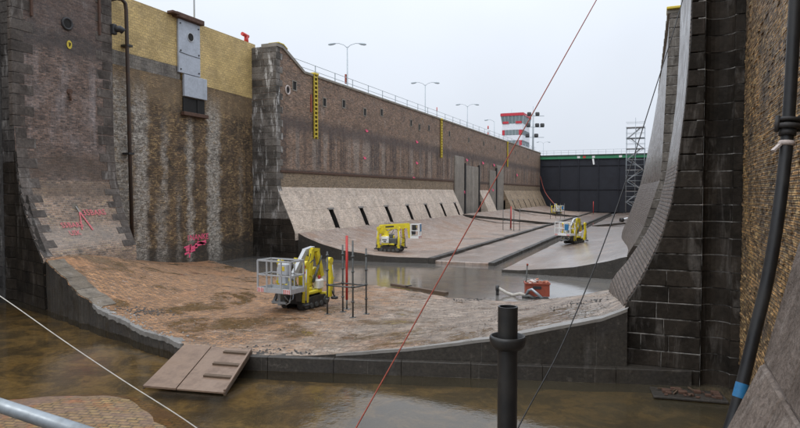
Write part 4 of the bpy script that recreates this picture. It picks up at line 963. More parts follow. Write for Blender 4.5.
# pale chute sheet beside it and timber at its foot
cs=tag(empty('pale_hose',(0,0,0)),'pale hose draped down the wet right slope below the scaffold tower','hose')
f=MB(); f.tube([(-0.35,100,7.0),(-0.7,98,4.3),(-1.5,95,1.9),(-2.6,92,1.1),(-4.5,90,0.72)],0.22,8); f.build('tube',M['grey_alu'],cs)
f=MB(); f.tube([(-4.4,90.1,0.73),(-4.75,89.8,0.70)],0.27,10); f.build('end_collar',M['dark'],cs)
f=MB(); f.tube([(-0.32,100.1,6.9),(-0.30,100.2,7.3)],0.27,10); f.build('end_collar',M['dark'],cs)

# ------------------------------------------------------------------ control tower
ct=tag(empty('control_tower',(-44.4,186,13.35)),'white control tower with red roof band and red window panels','building')
TW,TD=6.2,11.0
def lv(z0,z1,grow,mat,name,par=ct):
    f=MB(); f.cbox(-grow,TW+grow,-grow,TD+grow,z0,z1,0.03); return f.build(name,mat,par)
wl=lv(0,5.6,0,M['clad_white'],'wall'); lv(7.2,8.8,0.02,M['clad_white'],'wall'); lv(10.4,12.3,0.02,M['clad_white'],'wall')
def band(z0,z1,grow,reds,name):
    b=lv(z0,z1,grow-0.12,M['glass'],'window_band')
    for (x0,x1) in reds:
        f=MB(); f.box(x0,x1,-grow-0.03,-grow+0.1,z0,z1); f.build('red_panel',M['clad_red'],b)
    nx=6
    for i in range(nx+1):
        x=lerp(0,TW,i/nx); f=MB(); f.box(x-.05,x+.05,-grow-.01,-grow+.14,z0,z1); f.build('mullion',M['lamp_grey'],b)
    for i in range(9):
        y=lerp(0,TD,i/8); f=MB(); f.box(TW+grow-.14,TW+grow+.01,y-.05,y+.05,z0,z1); f.build('mullion',M['lamp_grey'],b)
    for i in range(nx):
        if name: 
            x0=lerp(0,TW,i/nx)+.06; x1=lerp(0,TW,(i+1)/nx)-.06; f=MB(); f.box(x0,x1,-grow+0.02,-grow+0.09,z0+.08,z1-.08); f.build('pane',M['glass'],b)
    return b
band(5.62,7.18,0.02,[(0,0.75),(TW-1.05,TW)],1); band(8.82,10.38,0.02,[(0,0.75),(TW-1.05,TW)],1)
# flared glass cab
f=MB(); g=0.35
f.add([(0,0,12.31),(TW,0,12.31),(TW,TD,12.31),(0,TD,12.31),(-g,-g,14.65),(TW+g,-g,14.65),(TW+g,TD+g,14.65),(-g,TD+g,14.65)],[(0,1,5,4),(1,2,6,5),(2,3,7,6),(3,0,4,7)])
cab=f.build('cab_glass',M['glass'],ct)
for i in range(7):
    x=i/6; f=MB(); f.bar((x*TW,-0.03,12.31),(lerp(-g,TW+g,x),-g-0.03,14.65),0.13); f.build('cab_mullion',M['lamp_grey'],cab)
for i in range(9):
    y=i/8; f=MB(); f.bar((TW+.03,y*TD,12.31),(TW+g+.03,lerp(-g,TD+g,y),14.65),0.13); f.build('cab_mullion',M['lamp_grey'],cab)
for (x0,x1) in ((0.2,2.0),(TW-2.0,TW-.2)):
    f=MB(); f.box(x0,x1,-0.25,-0.05,12.33,13.0); f.build('red_panel',M['clad_red'],cab)
rf=lv(14.66,15.5,0.5,M['clad_red'],'roof'); lv(15.51,15.62,0.3,M['lamp_grey'],'roof_deck',rf)
f=MB(); f.tube([(2,4,15.8),(2,4,17.4)],0.04,6); f.build('antenna',M['lamp_grey'],rf)

# ------------------------------------------------------------------ lamp posts and floodlight mast
def lamp(x,y,h,label,arms=2,extra=False):
    r=tag(empty('street_lamp',(x,y,13.35)),label,'street lamp','street lamps along the left quay')
    f=MB(); f.tube([(0,0,0),(0,0,1.2),(0,0,h-0.35)],[0.12,0.09,0.06],8); f.build('post',M['lamp_grey'],r)
    f=MB(); f.cbox(-.2,.2,-.2,.2,-0.02,0.12,0.02); f.build('base',M['dark'],r)
    for s in ((-1,1) if arms==2 else (-1,)):
        d=Vector((math.cos(YAW),math.sin(YAW),0))*s
        f=MB(); f.tube([(0,0,h-0.5),Vector((0,0,h-.18))+d*0.35,Vector((0,0,h))+d*0.9,Vector((0,0,h-.02))+d*1.35],0.035,6); ar=f.build('arm',M['lamp_grey'],r)
        f=MB(); a=Vector((0,0,h-.02))+d*1.25; b=Vector((0,0,h-.13))+d*2.05
        f.tube([a,lerp(a,b,.3),lerp(a,b,.75),b],[0.06,0.13,0.14,0.06],8); f.build('lantern',M['lamp_grey'],ar)
    if extra:
        f=MB(); f.cbox(-.25,-.07,-.15,.1,h-4.3,h-3.3,0.02); f.build('sign_box',M['red_box'],r)
    return r
lamp(-31,58.8,7.2,'double-armed street lamp with red box, nearest of the quay lamps',2,True)
lamp(-31,82.7,7.0,'double-armed street lamp midway along the left quay')
lamp(-31,103.8,6.7,'double-armed street lamp farthest along, left of control tower')
lamp(-31,123,6.1,'single-armed street lamp just left of the control tower',1)
lamp(-31.5,184,6.3,'tiny distant street lamp to the right of the floodlight mast')
fm=tag(empty('floodlight_mast',(-28.2,150,13.35)),'tall floodlight mast with rows of lamps right of the control tower','floodlight')
f=MB(); f.tube([(0,0,0),(0,0,6),(0,0,12.2)],[0.22,0.17,0.08],10); f.build('mast',M['lamp_grey'],fm)
rgt=Vector((math.cos(YAW),math.sin(YAW),0)); fw=Vector((math.sin(YAW),-math.cos(YAW),0))
for (z,xs_) in ((10.3,(-1.0,1.0)),(7.6,(-1.2,0.95,2.2)),(5.1,(-1.4,0.75)),):
    f=MB(); f.bar(rgt*-1.9+Vector((0,0,z-.45)),rgt*2.7+Vector((0,0,z-.45)),0.13); cb=f.build('crossbar',M['lamp_grey'],fm)
    for x in xs_:
        f=MB(); c=rgt*x+Vector((0,0,z)); f.cbox(-.48,.48,-.28,.28,-.42,.42,0.12); fo=f.build('floodlight',M['dark'],cb); fo.location=c+fw*0.2; fo.rotation_euler=(R(-18),0,YAW)
f=MB()
for i in range(20): f.bar(rgt*0.28+Vector((0,0,1+i*.5)),rgt*-0.1+Vector((0,0,1+i*.5)),0.03)
f.bar(rgt*0.28+Vector((0,0,.5)),rgt*0.28+Vector((0,0,11)),0.03); f.build('climbing_ladder',M['lamp_grey'],fm)
# little red-white post on the quay
for (y,lab,x) in ((75,'slim red and white marker post behind the quay railing near the middle lamp',-26.5),(99,'small red and white marker post behind the railing left of the far lamp',-26.0)):
    r=tag(empty('marker_post',(x,y,13.35)),lab,'post','marker posts on the quay')
    for i in range(4):
        f=MB(); f.tube([(0,0,i*.55),(0,0,i*.55+.55)],0.11 if y>80 else 0.06,8); f.build('band',M['red'] if i%2 else M['white'],r)

# ------------------------------------------------------------------ boom lifts
def stripe_board(parent,a,b,h,name='warning_board'):
    f=MB(); f.bar(a,b,0.02,h); o=f.build(name,M['white'],parent)
    a=Vector(a); b=Vector(b); d=b-a; n=4
    s=MB()
    for i in range(n):
        p=a+d*((i+.25)/n); q=a+d*((i+.75)/n)
        s.bar(p+Vector((0,0,-h*.0)),q,0.03,h*0.98)
    s.build('stripe',M['red'],o); return o
def lift(loc,rz,label,style,basket_mat):
    r=tag(empty('boom_lift',loc,rz),label,'boom lift','tracked boom lifts in the drained lock')
    # tracks
    for s in (-1,1):
        y=0.36*s; f=MB(); pts=[]
        for i in range(10): a=math.pi/2+math.pi*i/9; pts.append((-0.62+0.19*math.cos(a),0.19+0.19*math.sin(a)))
        for i in range(10): a=-math.pi/2+math.pi*i/9; pts.append((0.62+0.19*math.cos(a),0.19+0.19*math.sin(a)))
        f.prism(pts,'y',y-0.11,y+0.11)
        for i in range(len(pts)):   # tread lugs
            p=pts[i]; q=pts[(i+1)%len(pts)]; mx=((p[0]+q[0])/2,(p[1]+q[1])/2)
            f.box(mx[0]-.03,mx[0]+.03,y-.115,y+.115,mx[1]-.022,mx[1]+.022)
        for i in range(9):
            x=-0.56+i*.14; f.box(x-.03,x+.03,y-.115,y+.115,-.012,.02); f.box(x-.03,x+.03,y-.115,y+.115,.36,.395)
        tr=f.build('track',M['rubber'],r)
        for x,rr_ in ((-0.6,.15),(-0.3,.09),(0,.09),(0.3,.09),(0.6,.15)):
            f=MB(); f.disc((x,y+s*0.09,0.19 if rr_>.1 else .11),(0,s,0),rr_,0.05,14); f.build('roller',M['dull_steel'],tr)
    f=MB(); f.cbox(-0.7,0.7,-0.25,0.25,0.16,0.46,0.03); f.build('chassis',M['dark'],r)
    f=MB(); f.cbox(-0.55,0.35,-0.36,0.36,0.45,0.58,0.03); f.build('deck',M['yellow'],r)
    f=MB(); f.cbox(-0.62,-0.05,-0.40,-0.12,0.58,1.05,0.05); f.cbox(-0.62,-0.25,0.14,0.40,0.58,0.95,0.05); f.build('engine_cover',M['white'],r)
    f=MB(); f.disc((0,0,0.57),(0,0,1),0.24,0.12,18); f.cbox(-0.25,0.25,-0.16,0.16,0.69,1.12,0.04); f.build('turret',M['yellow'],r)
    # folded outriggers at the corners
    for sx in (-1,1):
        for sy in (-1,1):
            f=MB(); x=0.72*sx; y=0.52*sy
            f.bar((x,y,0.28),(x*1.06,y*1.14,1.0),0.15,0.19,(1,0,0)); f.bar((x*1.06,y*1.14,0.95),(x*1.0,y*1.08,1.62),0.13,0.16,(1,0,0)); f.bar((0.55*sx,0.25*sy,0.36),(x,y,0.36),0.18,0.18)
            f.tube([(x*1.0,y*1.08-.085,1.62),(x*1.0,y*1.08+.085,1.62)],0.115,12)
            og=f.build('outrigger',M['yellow'],r)
            f=MB(); f.tube([(x*1.2,y*1.25,0.38),(x*1.1,y*1.2,1.45)],0.028,6); f.build('cylinder',M['grey_alu'],og)
            f=MB(); f.tube([(x*1.22,y*1.28,0.18),(x*1.22,y*1.28,0.26)],0.13,10); f.tube([(x*1.22,y*1.28,0.26),(x*1.1,y*1.15,0.5)],0.03,6); f.build('foot_pad',M['dark'],og)
            f=MB()
            for i in range(5): f.box(x*1.04+sx*.075-.01,x*1.04+sx*.075+.012,y*1.06-.05,y*1.06+.05,0.7+i*.2,0.78+i*.2)
            f.build('warning_stripe',M['red'],og)
    if style=='folded':
        f=MB(); f.bar((0.05,0.0,1.0),(-0.55,0.0,1.28),0.16,0.2); f.bar((-0.55,0.06,1.28),(-0.85,0.06,1.0),0.16,0.2); f.bar((-0.8,.14,1.0),(-0.5,.14,1.95),0.12,0.2,(1,0,0)); f.bar((-0.62,.14,2.0),(-0.2,.14,2.05),0.12,0.12); f.bar((-0.2,.14,2.05),(-0.05,.14,1.1),0.12,0.14,(1,0,0)); f.build('lower_boom',M['yellow'],r)
        f=MB(); f.bar((-0.55,-0.08,2.02),(-0.05,-0.08,1.95),0.20,0.22); f.bar((-0.1,-0.08,2.0),(0.72,-0.08,1.05),0.15,0.17); f.build('elbow',M['grey_alu'],r)
        f=MB(); f.bar((-0.25,-0.24,1.85),(0.78,-0.24,0.78),0.12,0.17); f.bar((0.15,-.30,1.75),(0.35,-.30,0.65),0.12,0.13,(1,0,0)); f.build('upper_boom',M['yellow'],r)
        f=MB(); f.disc((0.30,-0.44,1.42),(0,1,0),0.13,0.16,14); f.build('pivot_drum',M['rubber'],r)
        f=MB(); f.bar((0.75,-.08,0.95),(1.05,-.05,0.58),0.13,0.13); f.bar((1.05,-.05,0.58),(1.45,0,0.55),0.12,0.10); f.bar((1.38,0,0.34),(1.38,0,0.62),0.10,0.10); f.tube([(0.8,.1,.9),(1.0,.2,.4),(1.3,.25,.38),(1.45,.18,.6)],0.022,6); f.bar((1.30,-.22,0.66),(1.50,-.22,0.36),0.09,0.09); f.bar((1.50,.30,0.36),(1.50,-.30,0.36),0.08,0.08); f.bar((1.45,0,0.25),(1.45,0,0.66),0.12,0.12); f.tube([(1.5,.5,.66),(1.62,.55,.42),(1.5,.3,.30),(1.4,.1,.45)],0.022,6); f.build('jib',M['galv'],r)
        for (ya,yb) in ((0.2,0.42),(-0.42,-0.2)):
            f=MB(); f.cbox(0.62,0.86,ya,yb,0.30,0.85,0.02); f.build('side_box',M['dull_steel'],r)
        bx,by,bz=1.05,0.0,0.72
    else:
        f=MB(); f.cbox(-0.60,-0.15,-0.38,0.38,0.55,1.12,0.10); f.build('engine_hood',M['yellow'],r)
        f=MB(); f.cbox(-0.05,0.5,-0.34,0.34,0.5,0.92,0.04); f.cbox(-0.1,0.2,-0.2,0.2,0.9,1.2,0.04); f.build('power_pack',M['dull_steel'],r)
        f=MB(); f.bar((-0.15,0,1.0),(-0.62,0,1.72),0.24,0.3); f.cbox(-0.82,-0.5,-0.15,0.15,1.2,1.8,0.03); f.build('lower_boom',M['yellow'],r)
        f=MB(); f.bar((-0.75,0,1.66),(1.3,0,1.80),0.26,0.34); f.build('upper_boom',M['yellow'],r)
        f=MB(); f.bar((-0.35,-0.134,1.69),(0.25,-0.134,1.735),0.012,0.10); f.build('name_plate',M['dark'],r)
        f=MB(); f.bar((1.25,0,1.9),(1.40,0,0.95),0.22,0.24,(1,0,0)); f.bar((-0.3,0,1.3),(0.3,0,1.65),0.09,0.09); f.build('jib',M['yellow'],r)
        bx,by,bz=1.5,0.0,0.95
    # basket
    bk=empty('basket'); bk.parent=r; w2=0.70 if style=='folded' else 0.40; dp=0.72 if style=='folded' else 0.55; hb=1.08 if style=='folded' else 0.95
    f=MB(); f.box(bx,bx+dp,-w2,w2,bz,bz+0.035); f.build('floor',basket_mat,bk)
    P=[(bx,-w2),(bx+dp,-w2),(bx+dp,w2),(bx,w2)]
    f=MB()
    for i in range(4):
        a=P[i]; b=P[(i+1)%4]
        f.bar((*a,bz),(*a,bz+hb),0.05)
        for z,wd in ((bz+hb,.05),(bz+hb*.55,.04),):
            f.bar((*a,bz+z-bz),(*b,bz+z-bz),wd)
        if i in (1,3):
            mx=((a[0]+b[0])/2,(a[1]+b[1])/2)
            for tt in (0.28,0.72) : 
                q=(lerp(a[0],b[0],tt),lerp(a[1],b[1],tt)); f.bar((*q,bz),(*q,bz+hb),0.04)
    f.build('guard_frame',basket_mat,bk)
    f=MB()
    for i in range(4):
        a=P[i]; b=P[(i+1)%4]; f.bar((*a,bz+0.08),(*b,bz+0.08),0.02,0.16)
    f.build('toe_board',basket_mat,bk)
    stripe_board(bk,(bx+dp+.016,w2,bz+.08),(bx+dp+.016,w2-.28,bz+.08),0.15); stripe_board(bk,(bx+dp+.016,-w2,bz+.08),(bx+dp+.016,-w2+.28,bz+.08),0.15)
    f=MB(); f.cbox(bx+.05,bx+.30,-0.2,0.22,bz+.55,bz+.95,0.03); f.cbox(bx+.03,bx+.24,-0.22,0.1,bz+.25,bz+.55,0.02); cbx=f.build('control_box',M['control_grey'] if style=='folded' else M['dark'],bk)
    f=MB(); f.cbox(bx+.25,bx+.31,-0.05,0.12,bz+.7,bz+.86,0.01); f.build('panel',M['ladder_yellow'],cbx)
    if style=='white_folded' or basket_mat is M['white']:
        f=MB(); f.box(bx+dp+.03,bx+dp+.045,w2-.45,w2-.1,bz+.45,bz+.95); f.build('notice',M['blue'],bk)
    # small fittings: boom cylinder, decals, valve block, beacon, cable loop
    f=MB(); f.tube([(-0.15,0.22,0.85),(-0.5,0.22,1.45)],0.05,8); f.tube([(-0.5,0.22,1.45),(-0.7,0.22,1.78)],0.028,8); f.build('boom_cylinder',M['dull_steel'],r)
    f=MB(); f.cbox(0.28,0.52,-0.30,0.30,0.58,0.78,0.02); f.build('valve_block',M['dark'],r)
    f=MB(); f.disc((-0.45,0.28,0.95),(0,0,1),0.05,0.12,10); f.build('beacon',M['red'],r)
    for (xa,xb,yy,zz_) in ((-0.5,-0.18,-0.405,0.82),(-0.42,-0.22,-0.405,0.70)):
        f=MB(); f.box(xa,xb,yy-.004,yy,zz_-.035,zz_+.035); f.build('decal',M['dark'],r)
    f=MB(); f.tube([(0.1,-0.3,0.75),(0.0,-0.55,0.5),(-0.4,-0.62,0.42),(-0.75,-0.5,0.6),(-0.8,-0.3,0.95)],0.018,6); f.tube([(0.55,0.3,0.5),(0.85,0.5,0.6),(0.95,0.35,0.85),(0.7,0.1,1.0)],0.018,6); f.tube([(0.0,0.1,1.1),(0.15,0.2,1.5),(-0.1,0.16,1.9),(-0.4,0.1,1.95)],0.016,6); f.build('cable_loop',M['rubber'],r)
    # hoses
    f=MB(); f.tube([(0.2,0.18,0.7),(0.5,0.35,1.1),(0.35,0.3,1.5),(-0.2,0.25,1.7)],0.02,6); f.tube([(-0.6,-0.2,0.9),(-0.9,-0.3,0.5),(-0.95,-0.1,0.3)],0.02,6); f.build('hydraulic_hose',M['rubber'],r)
    return r
lift((-11.75,19.0,sill_z(-11.75,19.0)+0.025),R(-95),'largest yellow tracked boom lift with grey basket, on the brown sill','folded',M['grey_alu'])
lift((-16.95,38.5,chz_a(-16.95,38.5)+0.02),R(8),'yellow boom lift with horizontal boom and small white basket, below the slotted slope','level',M['white'])
lift((-6.4,52.6,chz_c(-6.4,52.6)+0.02),R(-115),'small yellow boom lift with white basket on the wet right floor','folded',M['white'])
lift((-16.8,112,chz_a(-16.8,112)+0.02),R(-60),'tiny distant yellow boom lift in front of the dark gate','folded',M['white'])

# ------------------------------------------------------------------ prop frame of tubes beside the big lift
pf=tag(empty('tube_frame',(0,0,0)),'square frame of four dull steel tubes standing beside the big lift','scaffold')
base=[(-10.75,18.0),(-9.95,19.3),(-9.55,17.75),(-8.95,18.95)]
base=[]
for (u,v,top) in ((327,314,2.15),(342.5,311,2.35),(352.6,318,2.55),(366,314,2.25)):
    t_=4.1*610/(v-193); p=px(u,v,t_); z=sill_z(p.x,p.y); base.append((p.x,p.y,z))
    f=MB(); f.tube([(p.x,p.y,z),(p.x,p.y,z+top)],0.03,8); s_=f.build('upright',M['dull_steel'],pf)
    f=MB(); f.cbox(p.x-.09,p.x+.09,p.y-.09,p.y+.09,z-0.01,z+.02,0.004); f.build('base_plate',M['dull_steel'],s_)
    for zz in (0.5,1.0,1.5,2.0):
        f=MB(); f.tube([(p.x,p.y,z+zz),(p.x,p.y,z+zz+.05)],0.055,8); f.build('rosette',M['dull_steel'],s_)
for (i,j) in ((0,1),(1,3),(3,2),(2,0)):
    a=base[i]; b=base[j]; f=MB(); f.tube([(a[0],a[1],a[2]+1.0),(b[0],b[1],b[2]+1.0)],0.026,8); f.build('cross_tube',M['dull_steel'],pf)
t_=4.1*610/(308-193); p=px(346.5,308,t_); z=sill_z(p.x,p.y)
rpole=tag(empty('red_pole',(p.x,p.y,z)),'tall thin red pole standing inside the tube frame','pole')
f=MB(); f.tube([(0,0,0.35),(0.01,0,2.65)],0.045,8); f.build('shaft',M['red'],rpole); f=MB(); f.tube([(0,0,0),(0,0,0.36)],0.03,8); f.cbox(-.12,.12,-.12,.12,-0.01,.015,.004); f.build('foot',M['dull_steel'],rpole)
# smaller frames further off
def stakes(lst,label,redi=None,zf=chz_a):
    r=tag(empty('tube_frame'),label,'scaffold'); pts=[]
    for (x,y,h) in lst:
        z=zf(x,y); f=MB(); f.tube([(x,y,z),(x,y,z+h)],0.035,6); u_=f.build('upright',M['dull_steel'],r); pts.append((x,y,z+h*.45))
        f=MB(); f.cbox(x-.1,x+.1,y-.1,y+.1,z-0.01,z+.02,.004); f.build('base_plate',M['dull_steel'],u_)
    for a,b in zip(pts,pts[1:]+pts[:1]): 
        f=MB(); f.tube([a,b],0.025,6); f.build('cross_tube',M['dull_steel'],r)
    return r
stakes([(-15.6,66.0,2.3),(-15.3,68.2,2.3),(-14.3,65.5,2.4),(-14.1,67.5,2.4)],'small far frame of thin tubes by the floor step')
stakes([(-15.6,98,2.4),(-14.2,99,2.4),(-15.2,101,2.4),(-14.0,102,2.4)],'tiny farthest tube frame left of the distant lift')
for (x,y,h,lab) in ((-14.9,66.8,2.6,'thin red pole in the far tube frame by the floor step'),(-11.9,128,2.6,'distant red pole at the foot of the dark gate')):
    z=chz_a(x,y) if x<-13.0 else 0.17
    r=tag(empty('red_pole',(x,y,z)),lab,'pole'); f=MB(); f.tube([(0,0,0.2),(0,0,h)],0.055,8); f.build('shaft',M['red'],r); f=MB(); f.tube([(0,0,0),(0,0,.2)],0.04,8); f.cbox(-.12,.12,-.12,.12,-.01,.015,.004); f.build('foot',M['dull_steel'],r)

# ------------------------------------------------------------------ plywood ramp
rm=tag(empty('plywood_ramp'),'plywood ramp of two sheets with cross battens leaning on the sill edge','ramp')
A=Vector((-11.5,12.55,0.40)); B=Vector((-9.5,12.75,0.42)); Cc=Vector((-8.72,10.72,0.03)); Dd=Vector((-10.72,10.38,0.03))
def quadslab(m,p,q,r_,s_,th):
    n=((q-p).cross(s_-p)).normalized(); n=-n if n.z<0 else n
    vs_=[p,q,r_,s_]+[k+n*th for k in (p,q,r_,s_)]
    m.add(vs_,[(0,3,2,1),(4,5,6,7),(0,1,5,4),(1,2,6,5),(2,3,7,6),(3,0,4,7)]); return n
ms=0.415
P1=lerp(A,B,ms-.006); P2=lerp(Dd,Cc,ms-.006); Q1=lerp(A,B,ms+.006); Q2=lerp(Dd,Cc,ms+.006)
f=MB(); quadslab(f,A,P1,P2,Dd,0.045); f.build('sheet',M['ply'],rm)
f=MB(); nn=quadslab(f,Q1,B,Cc,Q2,0.036); f.build('sheet',M['ply'],rm)
for s in (0.12,0.42,0.70):
    a=lerp(Q1,Q2,s); b=lerp(B,Cc,s); a=lerp(a,b,0.40 if s<.2 else .36); b=lerp(a,b,0.96)
    f=MB(); f.bar(a+nn*0.055,b+nn*0.055,0.10,0.05,nn); f.build('batten',M['ply_edge'],rm)
f=MB(); f.bar(lerp(B,Cc,0.02)+nn*.06,lerp(B,Cc,.98)+nn*.06,0.05,0.05,nn); f.build('edge_batten',M['ply'],rm)
for (a,b) in ((A,Dd),(B,Cc)):
    f=MB(); f.bar(a-Vector((0,0,.03)),b,0.04,0.08); f.build('bearer',M['ply_edge'],rm)

# ------------------------------------------------------------------ red pump crate in the channel
t_=4.4*610/(296-193); pc=px(537.5,296,t_)
cr=tag(empty('pump_crate',(pc.x,pc.y,-0.02),R(16)),'rusty red steel crate standing in the channel water','crate')
f=MB(); 
f.box(-.5,.5,-.33,-.29,.08,.62); f.box(-.5,.5,.29,.33,.08,.62); f.box(-.5,-.46,-.29,.29,.08,.62); f.box(.46,.5,-.29,.29,.08,.62); f.box(-.46,.46,-.29,.29,.08,.12); bdy=f.build('box',M['red_box'],cr)
f=MB()
for s in (-1,1): f.bar((-.52,s*.34,.62),(.52,s*.34,.62),.05); f.bar((s*.51,-.34,.62),(s*.51,.34,.62),.05)
f.build('rim',M['red_box'],bdy)
f=MB(); f.box(-.45,.45,-.36,-.30,-.2,.06); f.box(-.45,.45,.30,.36,-.2,.06); f.build('skid',M['dark'],cr)
f=MB(); f.cbox(-.2,.15,-.352,-.33,.40,.52,.004); f.build('handle_slot',M['dark'],bdy)
r4=random.Random(11)
for i in range(20):
    x=r4.uniform(-.38,.38); y=r4.uniform(-.22,.22); 
    bk_=tag(MB().cbox(-.11,.11,-.055,.055,-.035,.035,.008).build('loose_brick',M['brick_loose'] if r4.random()<.75 else M['rag']),'loose old brick heaped in the red steel crate','brick','loose bricks in the red crate')
    mw=Matrix.Translation(Vector((pc.x,pc.y,0)))@Matrix.Rotation(R(16),4,'Z')@Matrix.Translation((x,y,0.70-0.12*(abs(x)/.4)+r4.uniform(-.03,.08)))@Matrix.Rotation(r4.uniform(0,3),4,'Z')@Matrix.Rotation(r4.uniform(-.5,.5),4,'X')
    bk_.matrix_world=mw
f=MB(); f.box(-.455,.455,-.285,.285,.13,.58); f.build('infill',M['brick_loose'],cr)
hs=tag(empty('discharge_hose',(pc.x,pc.y,0)),'pale flat hose with dark coupling lying left of the red crate','hose')
f=MB(); f.tube([(-.35,-.5,.10),(-.62,-.45,.16),(-.95,-.3,.05),(-1.25,-.25,.12),(-1.6,-.25,.30)],0.07,8); f.build('tube',M['rope_pale'],hs)
f=MB(); f.tube([(-1.6,-.25,.30),(-1.72,-.26,.30)],0.13,10); f.tube([(-1.66,-.25,.30),(-1.66,-.25,-.1)],0.07,8); f.build('coupling',M['dark'],hs)
f=MB(); f.tube([(-.35,-.5,.12),(-.25,-.56,.34),(-.1,-.6,.40),(.1,-.62,.25),(.35,-.66,.06)],0.06,8); f.build('tube',M['galv'],hs)
f=MB(); f.tube([(-.5,-.52,.02),(-.2,-.62,.12),(.05,-.6,.0)],0.07,8); f.build('tube',M['dull_steel'],hs)
st=tag(empty('stake',(pc.x-.55,pc.y+.15,-.2)),'thin dark stake leaning beside the red crate','stake')
f=MB(); f.tube([(0,0,0),(.1,.05,1.55)],0.028,6); f.build('shaft',M['dull_steel'],st); f=MB(); f.tube([(.1,.05,1.5),(.104,.052,1.58)],0.045,6); f.build('cap',M['red_box'],st)

# ------------------------------------------------------------------ foreground scaffold tubes
p0=px(508.5,307,1.63)
sf=tag(empty('scaffold_standard',(p0.x,p0.y,-0.2)),'thick black steel tube with ring collar standing in the foreground','pole')
H=p0.z+0.2
f=MB(); rO=0.0265
f.tube([(0,0,0),(0,0,H)],rO,20,caps=False); f.tube([(0,0,H),(0,0,H-.15)],rO-.004,20,caps=False)
ring=[]; 
for i in range(20):
    a=2*math.pi*i/20; ring.append((rO*math.cos(a),rO*math.sin(a),H))
for i in range(20):
    a=2*math.pi*i/20; ring.append(((rO-.004)*math.cos(a),(rO-.004)*math.sin(a),H))
f.add(ring,[(i,(i+1)%20,20+(i+1)%20,20+i) for i in range(20)]); f.build('tube',M['black_steel'],sf)
zc=CAM_Z-(341-193)/610*1.63+0.2
f=MB(); n=28; prof_=[(0.029,-.022),(0.038,-.022),(0.046,-.012),(0.049,0.004),(0.047,0.012),(0.043,0.012),(0.040,0.0),(0.029,-.006)]
vs_=[(r_*math.cos(2*math.pi*i/n),r_*math.sin(2*math.pi*i/n),zc+z) for i in range(n) for r_,z in prof_]; k=len(prof_)
f.add(vs_,[(i*k+j,((i+1)%n)*k+j,((i+1)%n)*k+(j+1)%k,i*k+(j+1)%k) for i in range(n) for j in range(k)],0,True); f.build('collar',M['black_steel'],sf)
f=MB(); f.cbox(-.1,.1,-.1,.1,-.02,.01,.004); f.build('base_plate',M['dark'],sf)
sl=tag(empty('scaffold_tube',(0,0,0)),'grey galvanised scaffold tube crossing the bottom left corner','tube')
a=px(-40,396,2.2); b=px(80,436,1.92); d=(b-a)
f=MB(); f.tube([a-d*4,b+d*1.2],0.0242,16); f.build('tube',M['galv'],sl)
for q in (a-d*3.2,):
    f=MB(); f.tube([(q.x,q.y+.055,-.25),(q.x,q.y+.055,q.z+.6)],0.0242,12); f.build('standard',M['galv'],sl)
q=b+d*1.0; f=MB(); f.tube([(q.x,q.y+.055,-.25),(q.x,q.y+.055,q.z+.06)],0.0242,12); f.build('standard',M['galv'],sl)

# ------------------------------------------------------------------ black hose on the right with a coupling
bh_=tag(empty('black_hose'),'thick black hose with steel coupling hanging down the right side','hose')
hp=[]
for (u,v,t) in ((796,-160,6.3),(793,-60,6.25),(791,0,6.2),(788,90,6.15),(785,150,6.1),(778,220,6.0),(769,280,5.95),(757,335,5.9),(746,385,5.85),(735,428,5.8),(718,480,5.7),(690,545,5.6),(640,610,5.6),(560,650,5.7)):
    hp.append(px(u,v,t))
def smooth_path(P,n=6):
    out=[]
    for i in range(len(P)-1):
        p0_,p1_,p2_,p3_=P[max(i-1,0)],P[i],P[i+1],P[min(i+2,len(P)-1)]
        for j in range(n):
            t=j/n; out.append(0.5*((2*p1_)+(p2_-p0_)*t+(2*p0_-5*p1_+4*p2_-p3_)*t*t+(3*p1_-p0_-3*p2_+p3_)*t**3))
    return out+[P[-1]]
f=MB(); f.tube(smooth_path(hp),0.058,14); ho=f.build('tube',M['hose'],bh_)
c0=px(786.6,124,6.12); c1=px(785.4,141,6.11); dd=(c1-c0).normalized()
f=MB(); f.tube([c0-dd*.06,c0-dd*.055,c0-dd*.02,c0-dd*.018],[.07,.105,.105,.07],16); f.tube([c0+dd*.0,c0+dd*.005,c0+dd*.05,c0+dd*.055],[.07,.105,.105,.07],16); f.tube([c0+dd*.055,c0+dd*.12],.078,16); cp=f.build('coupling',M['dark'],bh_)
for s in (-1,1):
    f=MB(); q=c0+Vector((math.cos(YAW),math.sin(YAW),0))*s*.11; f.tube([q-dd*.08,q+dd*.08],0.022,8); f.build('clamp_lever',M['dark'],cp)
f=MB(); f.tube([c1+dd*.0,c1+dd*.03,c1+dd*.05],[.066,.078,.066],12)
rt=Vector((math.cos(YAW),math.sin(YAW),0)); 
f.bar(c1-rt*.06+dd*.03,c1-rt*.13+dd*.10,.05,.02); f.build('rag_tie',M['rag'],bh_)
sp_=smooth_path(hp); f=MB(); f.tube(sp_[8*6:8*6+3],0.0605,14,caps=False); f.build('tape_band',M['blue'],ho)

